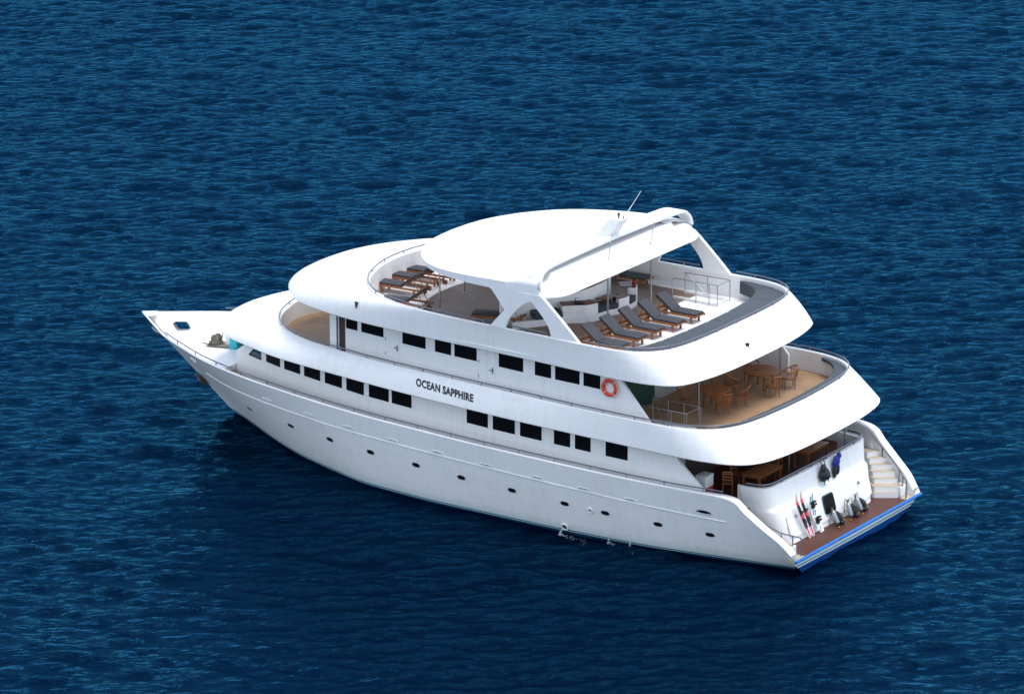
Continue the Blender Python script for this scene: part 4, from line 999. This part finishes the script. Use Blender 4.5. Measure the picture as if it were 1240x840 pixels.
# ---- water skis and wakeboard leaning on the transom
def lean(o, foot, head):
    f, h = Vector(foot), Vector(head); z = (h - f).normalized(); nrm = Vector((-1, 0, 0)); y = z.cross(nrm).normalized(); x = y.cross(z)
    o.matrix_world = Matrix.Translation(f) @ Matrix((x, y, z)).transposed().to_4x4()
def board_outline(L, w0, w1, tip):
    pts = []
    N = 16
    for k in range(N + 1): t = k / N; w = (w0 + (w1 - w0) * math.sin(min(1, t * 1.05) * math.pi) ** .5) * (1 if t < .8 else math.cos((t - .8) / .2 * math.pi / 2 * .93)); pts.append((t * L, w))
    return pts
def make_ski(L):
    R_ = empty('water_ski'); mb = MB(); rows = []
    for z, w in board_outline(L, .065, .095, 1):
        c_ = .14 * max(0, (z / L - .72) / .28) ** 2; rows.append([(c_, -w, z), (c_ + .022, -w, z), (c_ + .022, w, z), (c_, w, z), (c_, -w, z)])
    mb.grid(rows); b_ = mb.build('ski_blade', 'clean', R_, smooth=30)
    for za, zb, m in ((0.02, .42, 'pink'), (.42, 1.45, 'black'), (1.45, 1.62, 'pink'), (1.62, L * .97, 'salmon')):
        mb = MB(); rr = []
        for z in np.linspace(za, zb, 8):
            t = z / L; w = lin(z, [p[0] for p in board_outline(L, .065, .095, 1)], [p[1] for p in board_outline(L, .065, .095, 1)]) * (.8 if m == 'salmon' else .55 if m == 'pink' and za != 1.45 else .93); c_ = .14 * max(0, (t - .72) / .28) ** 2
            rr.append([(c_ + .025, -w, z), (c_ + .025, w, z)])
        mb.grid(rr); mb.build('graphic', m, b_)
    mb = MB(); mb.box((.055, 0, .98), (.06, .15, .2)); mb.build('binding', 'pink', R_, bevel=.02)
    mb = MB(); mb.tube([(.03, -.09, 1.12), (.13, -.05, 1.16), (.13, .05, 1.16), (.03, .09, 1.12)], .035, 8); mb.box((.05, 0, .72), (.05, .14, .2)); mb.build('foot_strap', 'black', R_)
    return R_
SKIS = [((.98, 2.02, .625), (1.42, 2.62, 2.46), 'black and pink water ski leaning on the transom, the outer one to port'),
        ((.98, 1.77, .625), (1.42, 2.27, 2.48), 'black and pink water ski leaning on the transom next to the wakeboard')]
BOARD = ((.98, 1.27, .64), (1.40, 1.48, 2.08))
for (f, h, lab) in SKIS:
    o = make_ski((Vector(h) - Vector(f)).length); o.location = f; lean(o, f, h)
    # rocker tip and bindings face the stern
    tag(o, lab, 'water ski', 'pair of water skis leaning on the transom')
o = empty('wakeboard'); f, h = BOARD; Lb_ = (Vector(h) - Vector(f)).length
mb = MB(); rows = []
for k in range(21):
    t = k / 20; w = .19 * max(.25, math.sin(math.pi * min(.97, max(.03, t)))) ** .35; c_ = .10 * (2 * t - 1) ** 2; rows.append([(c_, -w, t * Lb_), (c_ + .025, -w, t * Lb_), (c_ + .025, w, t * Lb_), (c_, w, t * Lb_), (c_, -w, t * Lb_)])
mb.grid(rows); bb = mb.build('board', 'clean', o, smooth=30)
mb = MB()
for (zc, yc) in ((.12, -.03), (.78, .05), (.82, -.05), (1.38, -.08), (1.46, .09), (1.28, .02), (1.30, -.12)):
    rows = [[(.10 * (2 * z / Lb_ - 1) ** 2 + .029, yc + .07 * math.sin(9 * (z - zc)) - .035, z), (.10 * (2 * z / Lb_ - 1) ** 2 + .029, yc + .07 * math.sin(9 * (z - zc)) + .035, z)] for z in np.linspace(zc - .09, zc + .09, 6)]; mb.grid(rows)
mb.build('graphic', 'tealstripe', bb)
for z in (.48, 1.12):
    mb = MB(); mb.box((.07, 0, z), (.03, .17, .28)); mb.tube([(.05, -.12, z - .05), (.17, -.07, z), (.18, .07, z), (.05, .12, z - .05)], .045, 8); mb.tube([(.06, -.1, z + .1), (.2, -.06, z + .12), (.2, .06, z + .12), (.06, .1, z + .1)], .04, 8); mb.build('binding', 'black', o)
lean(o, f, h); tag(o, 'white wakeboard with teal pattern and black bindings, leaning on the transom beside the skis', 'wakeboard')
# ---- scuba sets on the platform
def make_scuba():
    R_ = empty('scuba_set'); tilt = Matrix.Rotation(math.radians(30), 3, 'Y') @ Matrix.Rotation(math.radians(14), 3, 'X')
    mb = MB(); mb.lathe((0, 0, .11), [(.03, -.03), (.09, -.01), (.115, .03), (.115, .46), (.095, .52), (.045, .57), (.03, .60)], 18, tilt); mb.build('cylinder', 'tank', R_, smooth=50)
    p = Vector((0, 0, .11)) + tilt @ Vector((0, 0, .62)); mb = MB(); mb.lathe(p, [(.04, -.03), (.05, .02), (.03, .07)], 10); mb.bar(p, p + Vector((0, -.13, .02)), .04, .04); v = mb.build('valve', 'black', R_)
    mb = MB(); mb.tube(smooth_poly([p, p + Vector((-.02, .18, .16)), p + Vector((-.1, .34, .02)), p + Vector((-.12, .36, -.3)), (-.22, .22, .06)], 5), .014, 6); mb.tube(smooth_poly([p, p + Vector((0, -.22, .1)), p + Vector((-.1, -.3, -.25)), (-.25, -.2, .05)], 5), .012, 6); mb.build('hose', 'black', v)
    mb = MB(); mb.tube(smooth_poly([p, p + Vector((-.05, .1, .06)), p + Vector((-.02, -.22, -.16)), (-.2, -.3, .2)], 5), .012, 6); mb.lathe((-.16, .20, .05), [(.02, -.03), (.05, 0), (.02, .03)], 10); mb.build('spare_regulator', 'yellow', v)
    # jacket: lumpy vest
    mb = MB(); rs = random.Random(3)
    for (c_, r_) in (((.05, -.26, .22), (.14, .15, .22)), ((.02, -.40, .16), (.13, .12, .16)), ((.12, -.20, .42), (.10, .13, .16)), ((-.06, -.34, .09), (.16, .16, .09)), ((.08, -.36, .33), (.08, .08, .14))):
        vs = []; fs = []; nn = 10
        for i in range(7):
            for k in range(nn):
                a, b2 = math.pi * i / 6, 2 * math.pi * k / nn; j = 1 + .16 * (rs.random() - .5); vs.append((c_[0] + r_[0] * math.sin(a) * math.cos(b2) * j, c_[1] + r_[1] * math.sin(a) * math.sin(b2) * j, c_[2] + r_[2] * math.cos(a)))
        for i in range(6):
            for k in range(nn): fs.append((i * nn + k, i * nn + (k + 1) % nn, (i + 1) * nn + (k + 1) % nn, (i + 1) * nn + k))
        mb.add(vs, fs)
    for a in (-.18, -.3): mb.tube([(.1, a, .5), (-.08, a, .42), (-.14, a, .2)], .022, 6)
    mb.build('buoyancy_jacket', 'black', R_, smooth=60)
    return R_
SCU = make_scuba()
for i, (x, y, a, s_, lab) in enumerate([(.80, .25, 10, 1, 'silver scuba cylinder with black jacket on the platform, nearest the skis'), (.80, -.80, -5, 1, 'silver scuba cylinder with black jacket on the platform, middle of the three'), (.82, -1.62, 12, 1, 'silver scuba cylinder with black jacket and yellow hose, nearest the starboard stair')]):
    o = SCU if i == 0 else copy_tree(SCU)
    o.location = (x, y, .604); o.rotation_euler = (0, 0, math.radians(a)); o.scale = (.95,) * 3; tag(o, lab, 'scuba set', 'diving sets standing on the platform')
# ---- bag and cloth hung on the transom rail
def lump(mb, c_, r_, seed, n_=12, amp=.25):
    rs = random.Random(seed); vs = []; fs = []
    for i in range(8):
        for k in range(n_):
            a, b2 = math.pi * i / 7, 2 * math.pi * k / n_; j = 1 + amp * (rs.random() - .5); vs.append((c_[0] + r_[0] * math.sin(a) * math.cos(b2) * j, c_[1] + r_[1] * math.sin(a) * math.sin(b2) * j, c_[2] + r_[2] * math.cos(a)))
    for i in range(7):
        for k in range(n_): fs.append((i * n_ + k, i * n_ + (k + 1) % n_, (i + 1) * n_ + (k + 1) % n_, (i + 1) * n_ + k))
    mb.add(vs, fs)
o = empty('backpack', (1.60, -.05, 2.55)); mb = MB(); lump(mb, (0, 0, -.08), (.15, .30, .30), 2); lump(mb, (-.08, -.12, -.15), (.12, .18, .17), 5); lump(mb, (-.02, .1, .18), (.10, .16, .20), 6); mb.build('bag_body', 'black', o, smooth=60)
for P_, r_ in (([(.0, .15, .2), (.1, .12, .48), (.16, 0, .50)], .022), ([(.0, -.12, .15), (.1, -.12, .47), (.16, -.05, .5)], .022), ([(-.05, -.25, -.3), (-.03, -.3, -.45)], .018), ([(-.05, .0, -.3), (-.03, .05, -.5)], .018)):
    mb = MB(); mb.tube(P_, r_, 6); mb.build('strap', 'cushion', o)
tag(o, 'black backpack hanging by its straps from the rail of the white transom', 'backpack')
o = empty('wetsuit', (1.62, -1.02, 2.6)); mb = MB(); lump(mb, (0, 0, .12), (.10, .25, .26), 8); lump(mb, (.0, -.18, .32), (.1, .12, .14), 9); mb.build('torso', 'royal', o, smooth=60)
mb = MB(); lump(mb, (0, .12, -.25), (.08, .12, .28), 10); lump(mb, (0, -.10, -.2), (.08, .12, .25), 11); mb.build('legs', 'black', o, smooth=60)
tag(o, 'dark blue and black wetsuit draped over the transom rail, right of the backpack', 'wetsuit')
# ---- potted plant on the bar
o = empty('potted_plant', (12.0, -2.75, 7.815)); mb = MB(); mb.lathe((0, 0, 0), [(.08, 0), (.11, .16), (.09, .16)], 14); mb.build('pot', 'red', o)
mb = MB()
for k in range(40):
    a = k * 2.4; t = .06 + .2 * (k / 40); d = Vector((math.cos(a), math.sin(a), .9 - .6 * (k / 40))).normalized(); p = Vector((0, 0, .15)); q = p + d * (.18 + .15 * (k % 5) / 5); s_ = Vector((-d.y, d.x, 0)) * .035
    mb.add([p, p + (q - p) * .6 + s_, q, p + (q - p) * .6 - s_], [(0, 1, 2, 3)])
mb.build('leaves', 'leaf', o, smooth=0, merge=False); tag(o, 'small green plant in a red pot on the end of the bar counter', 'plant')
# ---- anchor at the stem
o = empty('anchor', (31.62, .12, 1.28)); mb = MB(); mb.bar((.25, 0, .55), (-.25, .05, -.25), .09, .09); mb.build('shank', 'rust', o)
mb = MB(); mb.prism([(-.45, .55, .02), (-.3, .1, -.28), (-.15, -.35, -.1), (.05, -.45, .35), (.1, -.35, .38), (-.05, 0, .0), (.05, .3, .15), (-.3, .62, .32)], (.1, .05, .08)); mb.build('flukes', 'rust', o, bevel=.02)
tag(o, 'rusty grey anchor stowed against the stem just above the water', 'anchor')
# ---- cooling water running out of the hull
def jet(a, b_, r0, r1, name, lab, splash):
    mb = MB(); a, b_ = Vector(a), Vector(b_); P = []
    for k in range(9):
        t = k / 8; P.append((a.x + (b_.x - a.x) * t, a.y + (b_.y - a.y) * (t ** .6), a.z + (b_.z - a.z) * t ** 1.7))
    mb.tube(P, [r0 + (r1 - r0) * k / 8 for k in range(9)], 8); rs = random.Random(11)
    for k in range(splash):
        d = rs.random() ** 2 * 1.5; w = (rs.random() - .5) * (.18 + .25 * d); s_ = .006 + .016 * rs.random() * (1 - d / 2)
        lump(mb, (b_.x - d * .95, b_.y + w + .15 * d, .03 + .05 * rs.random() * (1 - d / 1.6)), (s_ * 2.2, s_ * 1.3, s_ * .5), k, 5, .5)
    o = mb.build(name, FOAM, smooth=60); tag(o, lab, 'water jet', kind=None); return o
FOAM, nt, b = nodes('aerated_water'); f_ = noise(nt, coords(nt, (1, 1, 1)), 14, 5)
nt.links.new(ramp(nt, f_, [(.3, (.35, .45, .5)), (.7, (.6, .66, .7))]), b.inputs['Base Color']); b.inputs['Roughness'].default_value = .3; b.inputs['Alpha'].default_value = .35
p, nrm = on_hull(OUTL[0], OUTL[1], .08)
jet(p, (p.x + .05, p.y + .22, .02), .03, .06, 'water_jet', 'stream of cooling water falling from the round hull outlet into the sea', 90)
p, nrm = on_hull(8.0, .32, .02)
jet(p, (p.x, p.y + .12, .02), .015, .03, 'water_jet', 'small trickle of water off the hull between the other two streams', 60)
p, nrm = on_hull(7.05, .30, .02)
jet(p, (p.x, p.y + .14, .02), .02, .045, 'water_jet', 'small spout of water leaving the hull low down, the aftmost of the water streams', 80)
print('objects', len(bpy.data.objects))
